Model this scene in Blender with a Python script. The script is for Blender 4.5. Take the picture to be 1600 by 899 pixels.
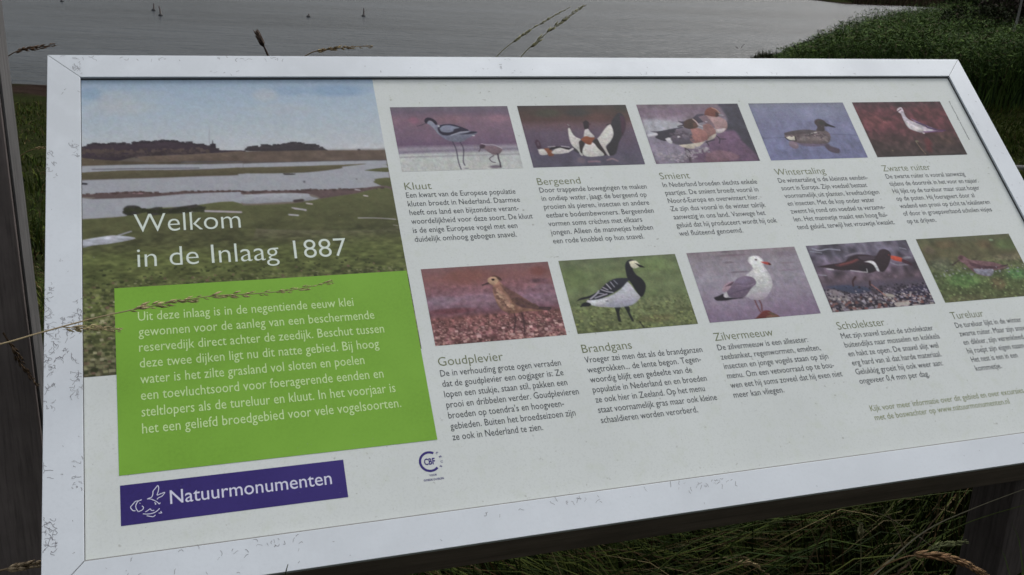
import bpy, bmesh, math, random
import numpy as np
from mathutils import Matrix, Vector
for o in list(bpy.data.objects): bpy.data.objects.remove(o)
S = bpy.context.scene
COL = S.collection
R = math.radians

# ---------------------------------------------------------------- camera
cam_d = bpy.data.cameras.new('camera'); cam = bpy.data.objects.new('camera', cam_d); COL.objects.link(cam)
RIGHT = Vector((0.999376, 0.010943, 0.033569)); UP = Vector((-0.035308, 0.309736, 0.950167)); BACK = Vector((0.0, -0.95076, 0.30993))
EYE = Vector((0, 0, 1.5))
cam.matrix_world = Matrix(((RIGHT.x, UP.x, BACK.x, EYE.x), (RIGHT.y, UP.y, BACK.y, EYE.y), (RIGHT.z, UP.z, BACK.z, EYE.z), (0, 0, 0, 1)))
cam_d.sensor_width = 36; cam_d.lens = 35.145; cam_d.clip_start = 0.05; cam_d.clip_end = 3000
cam_d.dof.use_dof = True; cam_d.dof.focus_distance = 1.28; cam_d.dof.aperture_fstop = 34
S.camera = cam
# ---------------------------------------------------------------- sky, sun, exposure
SUN_EL, SUN_AZ = R(52), R(38)          # azimuth from +Y towards +X
w = bpy.data.worlds.new('World'); S.world = w; w.use_nodes = True
nt = w.node_tree; nt.nodes.clear()
out = nt.nodes.new('ShaderNodeOutputWorld'); bg = nt.nodes.new('ShaderNodeBackground')
sky = nt.nodes.new('ShaderNodeTexSky'); sky.sky_type = 'NISHITA'; sky.sun_disc = False
sky.sun_elevation = SUN_EL; sky.sun_rotation = SUN_AZ; sky.dust_density = 4; sky.air_density = 1.3
hs = nt.nodes.new('ShaderNodeHueSaturation'); hs.inputs['Saturation'].default_value = 0.22
nt.links.new(sky.outputs[0], hs.inputs['Color'])
# overcast sky: the zenith is brighter than the horizon all the way round
geo = nt.nodes.new('ShaderNodeTexCoord'); sep = nt.nodes.new('ShaderNodeSeparateXYZ'); mr = nt.nodes.new('ShaderNodeMapRange'); vm = nt.nodes.new('ShaderNodeVectorMath'); vm.operation = 'SCALE'
nt.links.new(geo.outputs['Generated'], sep.inputs[0]); nt.links.new(sep.outputs['Z'], mr.inputs['Value'])
mr.inputs['From Min'].default_value = 0.0; mr.inputs['From Max'].default_value = 1.0; mr.inputs['To Min'].default_value = 0.36; mr.inputs['To Max'].default_value = 1.5
nt.links.new(hs.outputs[0], vm.inputs[0]); nt.links.new(mr.outputs[0], vm.inputs['Scale']); nt.links.new(vm.outputs[0], bg.inputs['Color'])
bg.inputs['Strength'].default_value = 0.12; nt.links.new(bg.outputs[0], out.inputs[0])
sl = bpy.data.lights.new('sun', 'SUN'); sl.energy = 0.7; sl.angle = R(16); sl.color = (1.0, 0.97, 0.93)
sun = bpy.data.objects.new('sun', sl); COL.objects.link(sun)
sd = Vector((math.sin(SUN_AZ) * math.cos(SUN_EL), math.cos(SUN_AZ) * math.cos(SUN_EL), math.sin(SUN_EL)))
sun.rotation_euler = sd.to_track_quat('Z', 'Y').to_euler(); sun.location = (4, 4, 12)
S.view_settings.view_transform = 'Standard'; S.view_settings.look = 'None'; S.view_settings.gamma = 1
S.view_settings.exposure = 0.31
S.cycles.filter_width = 1.55
S.cycles.max_bounces = 6

# ---------------------------------------------------------------- helpers
rng = np.random.default_rng(7)
random.seed(5)

def lin(c):
    c = np.asarray(c, float) / 255.0
    return np.where(c <= 0.04045, c / 12.92, ((c + 0.055) / 1.055) ** 2.4)

def tag(o, label=None, cat=None, group=None, kind=None):
    for k, v in (('label', label), ('category', cat), ('group', group), ('kind', kind)):
        if v: o[k] = v
    return o

def empty(name, loc=(0, 0, 0), rz=0.0, **k):
    o = bpy.data.objects.new(name, None); COL.objects.link(o); o.location = loc; o.rotation_euler = (0, 0, rz)
    return tag(o, **k)

def link(name, me, mat=None, parent=None, mw=None, **k):
    o = bpy.data.objects.new(name, me); COL.objects.link(o)
    if mat is not None and not me.materials: me.materials.append(mat)
    if parent is not None: o.parent = parent
    if mw is not None: o.matrix_local = mw
    return tag(o, **k)

def np_mesh(name, V, F, smooth=False):
    """V (n,3), F (m,k) all faces with the same number of corners"""
    V = np.asarray(V, np.float32); F = np.asarray(F, np.int32); n, k = F.shape
    me = bpy.data.meshes.new(name)
    me.vertices.add(len(V)); me.vertices.foreach_set('co', V.ravel())
    me.loops.add(n * k); me.loops.foreach_set('vertex_index', F.ravel())
    me.polygons.add(n); me.polygons.foreach_set('loop_start', np.arange(0, n * k, k, dtype=np.int32))
    me.polygons.foreach_set('use_smooth', np.full(n, smooth))
    me.update(calc_edges=True); me.validate()
    return me

def set_colors(me, rgb):
    a = me.color_attributes.new('col', 'FLOAT_COLOR', 'POINT')
    c = np.ones((len(me.vertices), 4), np.float32); c[:, :3] = rgb
    a.data.foreach_set('color', c.ravel())

def mat(name, color=(0.5, 0.5, 0.5), rough=0.6, attr=False, spec=0.5, build=None):
    m = bpy.data.materials.new(name); m.use_nodes = True
    n = m.node_tree; p = n.nodes['Principled BSDF']
    p.inputs['Base Color'].default_value = (*color, 1); p.inputs['Roughness'].default_value = rough
    p.inputs['Specular IOR Level'].default_value = spec
    if attr:
        a = n.nodes.new('ShaderNodeAttribute'); a.attribute_name = 'col'
        n.links.new(a.outputs['Color'], p.inputs['Base Color'])
    if build: build(n, p)
    return m

def node(n, t, **kw):
    x = n.nodes.new(t)
    for k, v in kw.items():
        if k in x.inputs: x.inputs[k].default_value = v
        else: setattr(x, k, v)
    return x

def noise(n, scale, detail=4, rough=0.55, vec=None, scl=None):
    t = node(n, 'ShaderNodeTexNoise', Scale=scale, Detail=detail, Roughness=rough)
    tc = node(n, 'ShaderNodeTexCoord'); src = tc.outputs['Object']
    if scl:
        mp = node(n, 'ShaderNodeMapping'); mp.inputs['Scale'].default_value = scl
        n.links.new(src, mp.inputs['Vector']); src = mp.outputs[0]
    n.links.new(src, t.inputs['Vector'])
    return t

def ramp(n, fac, stops):
    r = node(n, 'ShaderNodeValToRGB'); e = r.color_ramp.elements
    e[0].position, e[1].position = stops[0][0], stops[-1][0]
    for p, c in stops[1:-1]: e.new(p)
    for el, (p, c) in zip(sorted(e, key=lambda q: q.position), stops): el.color = (*c, 1)
    n.links.new(fac, r.inputs['Fac']); return r

def mix(n, fac, a, b, mode='MIX'):
    m = node(n, 'ShaderNodeMix', data_type='RGBA', blend_type=mode)
    for sock, v in (('Factor', fac), ('A', a), ('B', b)):
        s = [i for i in m.inputs if i.name == sock and (i.type == ('VALUE' if sock == 'Factor' else 'RGBA'))][0]
        if hasattr(v, 'default_value') and not isinstance(v, (tuple, float, int)): n.links.new(v, s)
        else: s.default_value = v if sock == 'Factor' else (*v, 1)
    return [o for o in m.outputs if o.type == 'RGBA'][0]

def bump(n, p, height, strength, dist):
    b = node(n, 'ShaderNodeBump', Strength=strength, Distance=dist)
    n.links.new(height, b.inputs['Height']); n.links.new(b.outputs[0], p.inputs['Normal'])

def box_bm(bm, x0, x1, y0, y1, z0, z1):
    v = [bm.verts.new(p) for p in ((x0, y0, z0), (x1, y0, z0), (x1, y1, z0), (x0, y1, z0), (x0, y0, z1), (x1, y0, z1), (x1, y1, z1), (x0, y1, z1))]
    for f in ((3, 2, 1, 0), (4, 5, 6, 7), (0, 1, 5, 4), (1, 2, 6, 5), (2, 3, 7, 6), (3, 0, 4, 7)): bm.faces.new([v[i] for i in f])

def bm_mesh(name, bm, bev=0.0, seg=2):
    if bev: bmesh.ops.bevel(bm, geom=bm.edges[:], offset=bev, segments=seg, profile=0.6, affect='EDGES')
    bmesh.ops.recalc_face_normals(bm, faces=bm.faces[:])
    me = bpy.data.meshes.new(name); bm.to_mesh(me); bm.free(); return me

def box(name, x0, x1, y0, y1, z0, z1, bev=0.0):
    bm = bmesh.new(); box_bm(bm, x0, x1, y0, y1, z0, z1); return bm_mesh(name, bm, bev)

def tube(pts, rad, sides=5):
    """swept tube as arrays"""
    P = np.asarray(pts, float); n = len(P); r = np.broadcast_to(np.asarray(rad, float), (n,))
    T = np.gradient(P, axis=0); T /= np.linalg.norm(T, axis=1)[:, None] + 1e-9
    ref = np.array([0.3, 0.2, 0.93]); A = np.cross(T, ref); A /= np.linalg.norm(A, axis=1)[:, None] + 1e-9; B = np.cross(T, A)
    a = np.arange(sides) * 2 * math.pi / sides
    V = (P[:, None] + r[:, None, None] * (np.cos(a)[None, :, None] * A[:, None] + np.sin(a)[None, :, None] * B[:, None])).reshape(-1, 3)
    F = []
    for i in range(n - 1):
        for j in range(sides):
            k = (j + 1) % sides; F.append((i * sides + j, i * sides + k, (i + 1) * sides + k, (i + 1) * sides + j))
    return V, np.array(F)

def join(parts):
    Vs, Fs, off = [], [], 0
    for V, F in parts: Vs.append(V); Fs.append(np.asarray(F) + off); off += len(V)
    return np.concatenate(Vs), np.concatenate(Fs)

def spline(pts, per=8):
    P = np.asarray(pts, float); P = np.vstack([2 * P[0] - P[1], P, 2 * P[-1] - P[-2]]); o = []
    for i in range(1, len(P) - 2):
        for t in np.arange(per) / per:
            a, b, c, d = P[i - 1], P[i], P[i + 1], P[i + 2]
            o.append(0.5 * (2 * b + (c - a) * t + (2 * a - 5 * b + 4 * c - d) * t * t + (3 * b - a - 3 * c + d) * t ** 3))
    o.append(P[-2]); return np.array(o)

# ---------------------------------------------------------------- small raster painter for the printed pictures
def smooth_noise(h, w_, su, sv, seed):
    """value noise, cell size su (fraction of the width) by sv (fraction of the height)"""
    r = np.random.default_rng(seed); nx, ny = max(2, int(1 / su) + 2), max(2, int(1 / sv) + 2)
    g = r.random((ny + 1, nx + 1)) * 2 - 1
    x = np.linspace(0, nx - 1e-4, w_); y = np.linspace(0, ny - 1e-4, h)
    xi, yi = x.astype(int), y.astype(int); fx, fy = x - xi, y - yi; fx = fx * fx * (3 - 2 * fx); fy = fy * fy * (3 - 2 * fy)
    a = g[np.ix_(yi, xi)]; b = g[np.ix_(yi, xi + 1)]; c = g[np.ix_(yi + 1, xi)]; d = g[np.ix_(yi + 1, xi + 1)]
    return (a * (1 - fx) + b * fx) * (1 - fy)[:, None] + (c * (1 - fx) + d * fx) * fy[:, None]

def blur(m, r):
    r = int(round(r))
    if r < 1: return m
    for ax in (0, 1):
        p = np.pad(m, [(r, r) if a == ax else (0, 0) for a in (0, 1)], mode='edge')
        c = np.cumsum(p, axis=ax); c = np.concatenate([np.zeros_like(np.take(c, [0], ax)), c], axis=ax); k = 2 * r + 1
        m = (np.take(c, range(k, c.shape[ax]), ax) - np.take(c, range(0, c.shape[ax] - k), ax)) / k
    return m

def inside(P, X, Y):
    m = np.zeros(X.shape, bool); n = len(P)
    for i in range(n):
        x1, y1 = P[i]; x2, y2 = P[(i + 1) % n]
        if y1 == y2: continue
        c = (Y > min(y1, y2)) & (Y <= max(y1, y2))
        m ^= c & (X < (x2 - x1) * (Y - y1) / (y2 - y1) + x1)
    return m

def paint(ops, w_, h, H):
    """ops in a 1000 x H space -> (h, w_, 3) sRGB 0..255"""
    img = np.zeros((h, w_, 3)); s = w_ / 1000.0
    vv = (np.arange(h) + 0.5) / h
    for o in ops:
        k = o[0]
        if k == 'g':
            st = o[1]; xs = [a for a, _ in st]
            for c in range(3): img[:, :, c] = np.interp(vv, xs, [q[1][c] for q in st])[:, None]
        elif k == 'n':
            _, amp, su, sv, seed, v0, v1 = o
            if su >= 0.1: amp *= 0.45
            m = smooth_noise(h, w_, su, sv, seed) * 0.65 + smooth_noise(h, w_, su / 2, sv / 2, seed + 99) * 0.35
            win = np.clip((vv - v0) / 0.05 + (v0 <= 0), 0, 1) * np.clip((v1 - vv) / 0.05 + (v1 >= 1), 0, 1)
            img *= (1 + 1.6 * amp * m * win[:, None])[:, :, None]
        elif k == 's':
            _, cnt, v0, v1, size, colr, seed = o
            r = np.random.default_rng(seed)
            for i in range(cnt):
                t = r.random(); cx = r.random() * w_; cy = (v0 + (v1 - v0) * t) * h; sz = size * s * (0.5 + 0.9 * t) * (0.6 + 0.8 * r.random())
                x0, x1, y0, y1 = int(max(0, cx - sz * 1.6)), int(min(w_, cx + sz * 1.6 + 1)), int(max(0, cy - sz)), int(min(h, cy + sz + 1))
                if x1 > x0 and y1 > y0:
                    a = 0.35 + 0.6 * r.random(); img[y0:y1, x0:x1] = img[y0:y1, x0:x1] * (1 - a) + a * np.array(colr) * (0.85 + 0.3 * r.random())
        elif k == 'd':
            _, colr, cnt, size, pts, jit, seed = o
            r = np.random.default_rng(seed); P = np.array(pts, float); L = np.concatenate([[0], np.cumsum(np.linalg.norm(np.diff(P, axis=0), axis=1))])
            for i in range(cnt):
                t = r.random() * L[-1]; cx = np.interp(t, L, P[:, 0]) * s; cy = (np.interp(t, L, P[:, 1]) + r.normal(0, jit)) * s; sz = size * s * (0.5 + r.random())
                x0, x1, y0, y1 = int(max(0, cx - sz * 1.4)), int(min(w_, cx + sz * 1.4 + 1)), int(max(0, cy - sz)), int(min(h, cy + sz + 1))
                if x1 > x0 and y1 > y0: img[y0:y1, x0:x1] = img[y0:y1, x0:x1] * 0.3 + 0.7 * np.array(colr) * (0.85 + 0.3 * r.random())
        elif k == 'e':
            _, colr, cx, cy, rx, ry, al = o
            X, Y = np.meshgrid((np.arange(w_) + 0.5) / s, (np.arange(h) + 0.5) / s)
            d = ((X - cx) / max(rx, 1)) ** 2 + ((Y - cy) / max(ry, 1)) ** 2
            m = (np.clip(1.25 - d * 0.75, 0, 1) ** 1.5 * al)[:, :, None]; img = img * (1 - m) + m * np.array(colr, float)
        else:
            if k in 'pq': colr, pts, bl = o[1], o[2], o[3]; P = spline(list(pts) + [pts[0]], 5)[:-1] if k == 'p' else np.array(pts, float)
            else: colr, wd, pts, bl = o[1], o[2], o[3], o[4]; P = spline(pts, 6)
            pad = (bl + (o[2] if k == 'l' else 0)) / 1 + 6
            x0 = int(max(0, (P[:, 0].min() - pad) * s)); x1 = int(min(w_, (P[:, 0].max() + pad) * s + 1))
            y0 = int(max(0, (P[:, 1].min() - pad) * s)); y1 = int(min(h, (P[:, 1].max() + pad) * s + 1))
            if x1 <= x0 or y1 <= y0: continue
            q = 3
            X, Y = np.meshgrid((np.arange((x1 - x0) * q) + 0.5) / q / s + x0 / s, (np.arange((y1 - y0) * q) + 0.5) / q / s + y0 / s)
            if k == 'l':
                m = np.full(X.shape, 1e9)
                for a, b in zip(P[:-1], P[1:]):
                    d = b - a; L = d @ d + 1e-9; t = np.clip(((X - a[0]) * d[0] + (Y - a[1]) * d[1]) / L, 0, 1)
                    m = np.minimum(m, np.hypot(X - a[0] - t * d[0], Y - a[1] - t * d[1]))
                m = np.clip((wd / 2 - m) * s * q + 0.5, 0, 1)
            else: m = inside(P, X, Y).astype(float)
            m = blur(blur(m, bl * s * q * 0.35), bl * s * q * 0.35)
            m = m.reshape(y1 - y0, q, x1 - x0, q).mean((1, 3))[:, :, None]
            colr = np.array(colr, float)[None, None]
            if k == 'p':      # plumage: soft form and fine streaks inside the patch
                hh, ww = y1 - y0, x1 - x0
                f = 1 + 0.12 * np.linspace(1, -1, hh)[:, None] + 0.045 * smooth_noise(hh, ww, min(0.5, 3.0 / ww), min(0.5, 1.6 / hh), 7 + x0) + 0.045 * smooth_noise(hh, ww, min(0.5, 9.0 / ww), min(0.5, 4.0 / hh), 9 + y0)
                colr = colr * f[:, :, None]
            img[y0:y1, x0:x1] = img[y0:y1, x0:x1] * (1 - m) + m * colr
    # fine print grain and faded edge
    img = np.stack([blur(img[:, :, c], 1) * 0.35 + img[:, :, c] * 0.65 for c in range(3)], 2)
    q = 0.22 if w_ > 300 else 0.42
    for cell, amp in ((2.2, 0.10 * q), (4.5, 0.07 * q), (9, 0.04 * q)):
        img *= (1 + amp * smooth_noise(h, w_, cell / w_, cell / h, len(ops) + int(cell)))[:, :, None]
    for c in range(3): img[:, :, c] *= 1 + 0.05 * q * smooth_noise(h, w_, 6 / w_, 6 / h, 50 + c + len(ops))
    r = np.random.default_rng(len(ops)); img *= (1 + (0.012 if w_ > 300 else 0.022) * r.standard_normal((h, w_)))[:, :, None]
    g = img.mean(2, keepdims=True); img = g + (img - g) * (0.97 if w_ > 300 else 0.80)
    return np.clip(img, 0, 255)

def print_mesh(name, x0, y0, x1, y1, z, img, k):
    """a printed picture: grid of vertices carrying the ink colour. x0..x1, y0..y1 in metres, y1 above y0"""
    h, w_ = img.shape[:2]
    X, Y = np.meshgrid(np.linspace(x0, x1, w_), np.linspace(y1, y0, h))
    V = np.stack([X.ravel(), Y.ravel(), np.full(X.size, z)], 1)
    i = (np.arange(h - 1)[:, None] * w_ + np.arange(w_ - 1)[None]).ravel()
    me = np_mesh(name, V, np.stack([i, i + w_, i + w_ + 1, i + 1], 1))
    set_colors(me, (lin(img) * k).reshape(-1, 3)); return me

# ---------------------------------------------------------------- printed pictures, as painting steps in a 1000 x 640 space (colour as seen)
PHOTOS = {
 'avocet': [
  ('g',[(0,(108,100,112)),(0.08,(108,92,112)),(0.2,(132,100,118)),(0.35,(122,96,116)),(0.5,(118,92,116)),(0.6,(108,84,112)),(0.66,(150,142,155)),(0.7,(140,130,145)),(0.76,(186,190,188)),(0.9,(184,188,184)),(1,(188,190,186))]),
  ('e',(150,95,120),179,140,47,39,0.7),
  ('e',(140,104,115),499,134,142,47,0.6),
  ('e',(150,105,120),890,129,94,39,0.5),
  ('n',0.1,0.1,0.5,1,0,0.65),
  ('n',0.09,0.12,0.6,2,0.6,1),
  ('l',(130,120,140),17.4,[(-4,457),(262,450),(572,442),(999,444)],20),
  ('l',(150,146,152),11.1,[(5,502),(408,498),(996,497)],16),
  ('p',(118,120,142),[(269,162),(291,141),(331,162),(361,191),(413,185),(535,205),(606,248),(685,270),(644,300),(584,332),(548,359),(492,363),(432,350),(391,321),(358,280),(332,230),(303,190)],3),
  ('p',(134,138,156),[(284,162),(302,146),(328,156),(343,184),(345,217),(372,291),(358,282),(328,226),(307,188)],6),
  ('p',(40,34,52),[(266,162),(266,136),(285,115),(315,114),(347,134),(366,172),(354,189),(341,172),(325,149),(304,142),(288,158),(276,175)],3),
  ('l',(62,55,75),5.5,[(276,167),(234,187),(194,199)],3),
  ('p',(42,38,60),[(358,226),(378,197),(421,184),(491,185),(564,215),(616,247),(580,259),(541,259),(490,282),(433,296),(388,288),(364,263)],3),
  ('p',(128,134,158),[(377,223),(410,199),(458,194),(503,206),(544,221),(499,233),(479,258),(431,266),(386,256)],5),
  ('l',(176,178,192),7.1,[(457,296),(515,275),(572,263),(623,264)],3),
  ('p',(40,36,58),[(520,289),(585,276),(635,260),(686,266),(655,281),(583,287)],3),
  ('e',(205,205,210),647,303,12,6,0.9),
  ('e',(190,190,195),373,201,9,11,0.9),
  ('l',(66,58,80),7.9,[(460,359),(475,440),(471,558),(479,632)],3),
  ('l',(66,58,80),7.9,[(522,363),(536,437),(512,550),(517,594)],3),
  ('e',(96,88,104),526,623,23,6,0.6),
  ('p',(122,98,108),[(677,426),(682,398),(707,391),(735,409),(798,412),(859,445),(843,476),(814,497),(774,497),(739,472),(714,441),(691,434)],3),
  ('p',(70,52,66),[(673,431),(680,400),(705,392),(725,410),(701,434)],3),
  ('l',(190,178,186),5.5,[(692,385),(738,395),(800,401),(860,437)],3),
  ('l',(70,55,68),7.1,[(679,433),(659,464)],3),
  ('l',(60,50,64),11.9,[(813,492),(810,539),(814,581)],3),
  ('l',(66,55,70),7.1,[(776,506),(736,533),(746,565),(775,575)],3),
  ('e',(98,84,100),768,616,55,17,0.8),
  ('l',(55,48,62),11.1,[(812,590),(810,621)],3),
 ],
 'shelduck': [
  ('g',[(0,(70,62,64)),(0.1,(80,62,56)),(0.25,(86,60,58)),(0.32,(104,76,84)),(0.45,(98,80,100)),(0.6,(92,76,98)),(0.8,(84,76,98)),(1,(84,80,98))]),
  ('e',(66,70,56),253,82,130,48,0.7),
  ('e',(58,62,62),527,79,121,48,0.7),
  ('e',(98,62,58),708,140,130,48,0.5),
  ('e',(60,62,56),940,40,65,48,0.6),
  ('n',0.13,0.12,0.5,3,0,1),
  ('p',(46,44,52),[(795,219),(836,153),(911,88),(948,137),(929,242),(886,316),(821,408),(761,518),(701,534),(687,460),(753,387),(796,314)],10),
  ('p',(72,42,62),[(912,117),(946,146),(929,242),(873,335),(893,222)],12),
  ('p',(200,196,190),[(399,250),(416,246),(427,303),(450,340),(485,362),(461,396),(460,470),(465,525),(446,529),(427,478),(392,422),(385,348)],3),
  ('p',(204,200,194),[(637,358),(670,329),(727,264),(770,223),(791,205),(804,248),(794,323),(743,396),(692,446),(701,534),(685,533),(663,459),(644,403)],3),
  ('p',(50,42,44),[(463,387),(490,374),(509,398),(488,453),(460,507),(449,479)],3),
  ('p',(50,42,44),[(585,382),(633,365),(651,440),(675,524),(653,532),(618,476)],3),
  ('p',(206,202,196),[(525,399),(588,401),(615,457),(654,528),(578,543),(491,540),(466,507),(484,453)],3),
  ('p',(202,194,192),[(515,343),(546,269),(576,251),(591,289),(614,346)],3),
  ('p',(142,72,44),[(485,365),(523,338),(548,332),(578,344),(617,350),(589,382),(565,417),(536,419),(509,398)],3),
  ('p',(44,34,44),[(551,184),(580,166),(604,183),(597,223),(584,251),(557,260),(547,255)],3),
  ('l',(70,40,48),8.1,[(594,209),(615,205)],3),
  ('l',(70,60,66),9.8,[(412,208),(427,232)],3),
  ('l',(200,195,195),4.9,[(406,204),(418,218)],3),
  ('l',(50,44,52),11.4,[(763,218),(789,209)],3),
  ('p',(60,56,66),[(389,435),(422,464),(436,506),(401,486)],3),
  ('p',(66,40,60),[(72,383),(92,357),(115,376),(117,440),(87,452),(77,425)],3),
  ('p',(96,74,92),[(90,384),(106,380),(105,412),(90,421)],4),
  ('p',(198,190,186),[(82,457),(126,454),(154,468),(154,509),(90,511)],3),
  ('p',(134,74,48),[(134,449),(182,447),(206,479),(206,520),(164,527),(154,486)],3),
  ('p',(200,194,190),[(192,488),(234,457),(285,441),(343,461),(344,493),(270,507),(208,506)],3),
  ('p',(36,30,38),[(180,456),(207,438),(271,431),(346,448),(378,449),(342,466),(284,446),(226,457),(186,465)],3),
  ('l',(195,188,188),6.5,[(177,433),(240,430)],3),
  ('l',(190,184,186),7.3,[(295,429),(364,441)],3),
  ('l',(205,200,200),16.3,[(337,489),(391,458)],3),
  ('l',(150,112,124),13.0,[(494,594),(567,591),(597,598)],14),
  ('l',(160,130,136),11.4,[(664,583),(716,571),(758,596)],12),
  ('e',(120,100,110),435,579,40,32,0.6),
  ('n',0.08,0.08,0.4,5,0.8,1),
 ],
 'wigeon': [
  ('g',[(0,(118,104,112)),(0.1,(126,106,124)),(0.2,(132,112,130)),(0.3,(140,128,142)),(0.45,(150,148,158)),(0.7,(122,108,130)),(1,(104,84,104))]),
  ('p',(168,168,178),[(24,170),(212,180),(382,228),(303,269),(2,340)],46),
  ('p',(60,58,74),[(795,-5),(1002,0),(997,276),(1002,638),(785,632),(823,490),(766,432),(767,269),(835,164)],30),
  ('p',(108,78,108),[(679,333),(851,300),(898,417),(977,639),(491,637),(353,548),(507,479)],30),
  ('p',(128,92,108),[(506,535),(655,513),(798,565),(764,620),(491,637)],24),
  ('p',(140,130,150),[(41,379),(223,432),(315,510),(283,619),(12,627)],60),
  ('l',(130,105,130),10.2,[(8,78),(408,84),(650,71)],12),
  ('l',(70,60,80),13.6,[(804,20),(975,29)],10),
  ('n',0.16,0.12,0.4,6,0,1),
  ('l',(60,48,66),11.9,[(326,473),(316,547),(333,617)],5),
  ('l',(60,48,60),10.2,[(318,472),(359,530),(323,621)],5),
  ('l',(90,70,80),8.5,[(353,548),(334,612)],3),
  ('l',(60,48,60),10.2,[(551,419),(558,462)],5),
  ('l',(54,44,56),10.2,[(664,352),(686,391),(667,438)],5),
  ('l',(54,44,56),10.2,[(686,391),(744,395)],5),
  ('l',(60,50,66),11.9,[(541,424),(633,399)],6),
  ('p',(64,56,74),[(343,190),(410,192),(496,159),(559,117),(634,124),(611,196),(449,230),(324,255),(382,228)],3),
  ('p',(126,100,112),[(559,146),(632,129),(694,150),(691,267),(616,235)],8),
  ('p',(164,128,128),[(635,119),(689,140),(762,152),(812,183),(818,232),(787,289),(724,325),(676,314),(684,237)],3),
  ('p',(190,180,180),[(685,286),(781,279),(723,327),(679,319)],6),
  ('p',(124,66,54),[(624,124),(655,71),(711,42),(756,63),(771,123),(747,147),(696,145)],3),
  ('l',(186,140,120),11.9,[(726,48),(763,69),(784,108)],5),
  ('p',(66,40,42),[(746,93),(770,113),(757,142),(730,146)],5),
  ('l',(165,160,175),11.9,[(771,125),(809,134)],3),
  ('p',(140,96,92),[(574,234),(636,226),(672,276),(670,333),(622,379),(555,405),(553,329)],6),
  ('p',(176,164,152),[(592,369),(670,333),(639,380),(563,406)],6),
  ('p',(52,50,64),[(48,292),(121,296),(305,264),(374,257),(371,323),(294,359),(184,393),(149,401),(78,361),(113,325)],3),
  ('p',(104,94,108),[(302,274),(440,259),(492,308),(403,438),(269,443),(204,412),(182,374),(263,348)],6),
  ('p',(82,74,90),[(220,385),(324,369),(436,382),(400,447),(254,437)],8),
  ('p',(160,104,98),[(437,268),(521,271),(576,311),(575,368),(527,414),(436,439),(401,391),(437,326)],8),
  ('p',(190,178,160),[(268,447),(386,437),(499,422),(535,414),(460,468),(388,489),(310,472)],6),
  ('p',(70,50,44),[(380,257),(410,191),(486,164),(522,184),(532,233),(507,261),(435,278)],3),
  ('p',(96,62,52),[(491,203),(527,223),(507,261),(471,269)],6),
  ('l',(205,180,176),11.9,[(497,169),(518,198),(530,228)],3),
  ('l',(190,180,190),13.6,[(528,233),(561,251)],3),
  ('l',(215,210,215),15.3,[(293,361),(346,349),(408,339)],4),
  ('p',(200,196,200),[(166,378),(201,365),(225,380),(217,427),(185,419)],3),
  ('l',(190,188,196),29.0,[(24,336),(97,324)],8),
  ('l',(60,50,60),8.5,[(327,246),(399,229)],3),
  ('e',(180,175,190),618,201,13,8,0.8),
  ('d',(90,78,92),60,6.0,[(228,357),(354,323),(426,363)],19.2,66),
  ('d',(150,140,150),120,6.0,[(45,537),(261,582),(540,480)],23.4,68),
  ('n',0.08,0.05,0.1,7,0,1),
 ],
 'teal': [
  ('g',[(0,(118,122,142)),(0.1,(122,126,156)),(0.4,(118,120,156)),(0.7,(112,116,154)),(1,(110,114,156))]),
  ('e',(140,146,178),678,114,266,88,0.5),
  ('l',(78,80,96),7.1,[(1,3),(417,1)],14),
  ('n',0.1,0.1,0.45,8,0,1),
  ('l',(84,88,124),5.3,[(708,362),(1007,387)],6),
  ('l',(92,94,126),5.3,[(-21,395),(225,392)],6),
  ('p',(80,66,84),[(597,468),(642,464),(671,503),(739,535),(711,581),(632,559),(606,511)],14),
  ('p',(128,106,120),[(262,433),(327,444),(332,501),(283,518),(245,479)],8),
  ('p',(100,84,110),[(323,454),(598,463),(605,492),(412,494)],12),
  ('p',(104,88,92),[(232,385),(260,343),(371,322),(562,327),(602,314),(675,321),(709,360),(695,418),(631,469),(422,466),(340,454),(269,414)],3),
  ('p',(120,104,106),[(364,389),(582,366),(663,388),(644,436),(467,439),(364,436)],10),
  ('p',(78,68,74),[(243,342),(337,321),(463,309),(581,324),(481,354),(340,359),(252,366)],3),
  ('l',(200,196,190),8.9,[(443,362),(506,358),(578,342)],3),
  ('l',(40,36,42),8.9,[(497,360),(540,361)],3),
  ('p',(206,198,180),[(242,394),(291,377),(343,388),(325,425),(279,422)],3),
  ('l',(34,28,34),8.9,[(236,392),(265,425),(319,431)],3),
  ('l',(40,30,34),12.4,[(340,388),(333,427)],3),
  ('p',(66,54,58),[(581,323),(613,280),(601,241),(616,207),(658,191),(699,202),(722,234),(720,263),(686,282),(663,330)],3),
  ('p',(56,56,54),[(637,222),(687,208),(705,243),(658,262)],8),
  ('p',(34,32,42),[(713,234),(750,256),(800,285),(781,292),(732,278),(696,277)],3),
  ('d',(84,70,76),60,5.3,[(289,358),(443,362),(666,379)],15.6,64),
  ('d',(132,116,116),50,5.3,[(374,408),(568,404),(652,417)],11.1,65),
  ('n',0.09,0.06,0.15,9,0.3,1),
 ],
 'dark_wader': [
  ('g',[(0,(72,44,52)),(0.2,(98,46,54)),(0.5,(94,46,54)),(0.75,(72,48,48)),(1,(58,48,46))]),
  ('e',(118,60,62),167,233,142,85,0.6),
  ('e',(112,52,56),801,124,152,76,0.5),
  ('e',(84,62,50),825,450,152,85,0.5),
  ('e',(58,36,46),509,26,114,38,0.6),
  ('n',0.22,0.05,0.09,10,0,1),
  ('n',0.14,0.2,0.3,11,0,1),
  ('p',(190,180,190),[(452,112),(475,82),(519,67),(529,98),(522,170),(547,221),(623,263),(681,305),(752,337),(814,349),(710,366),(621,374),(545,352),(488,310),(477,229),(482,153),(464,128)],4),
  ('p',(206,198,200),[(482,240),(543,271),(619,314),(677,355),(565,350),(500,306)],8),
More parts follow.
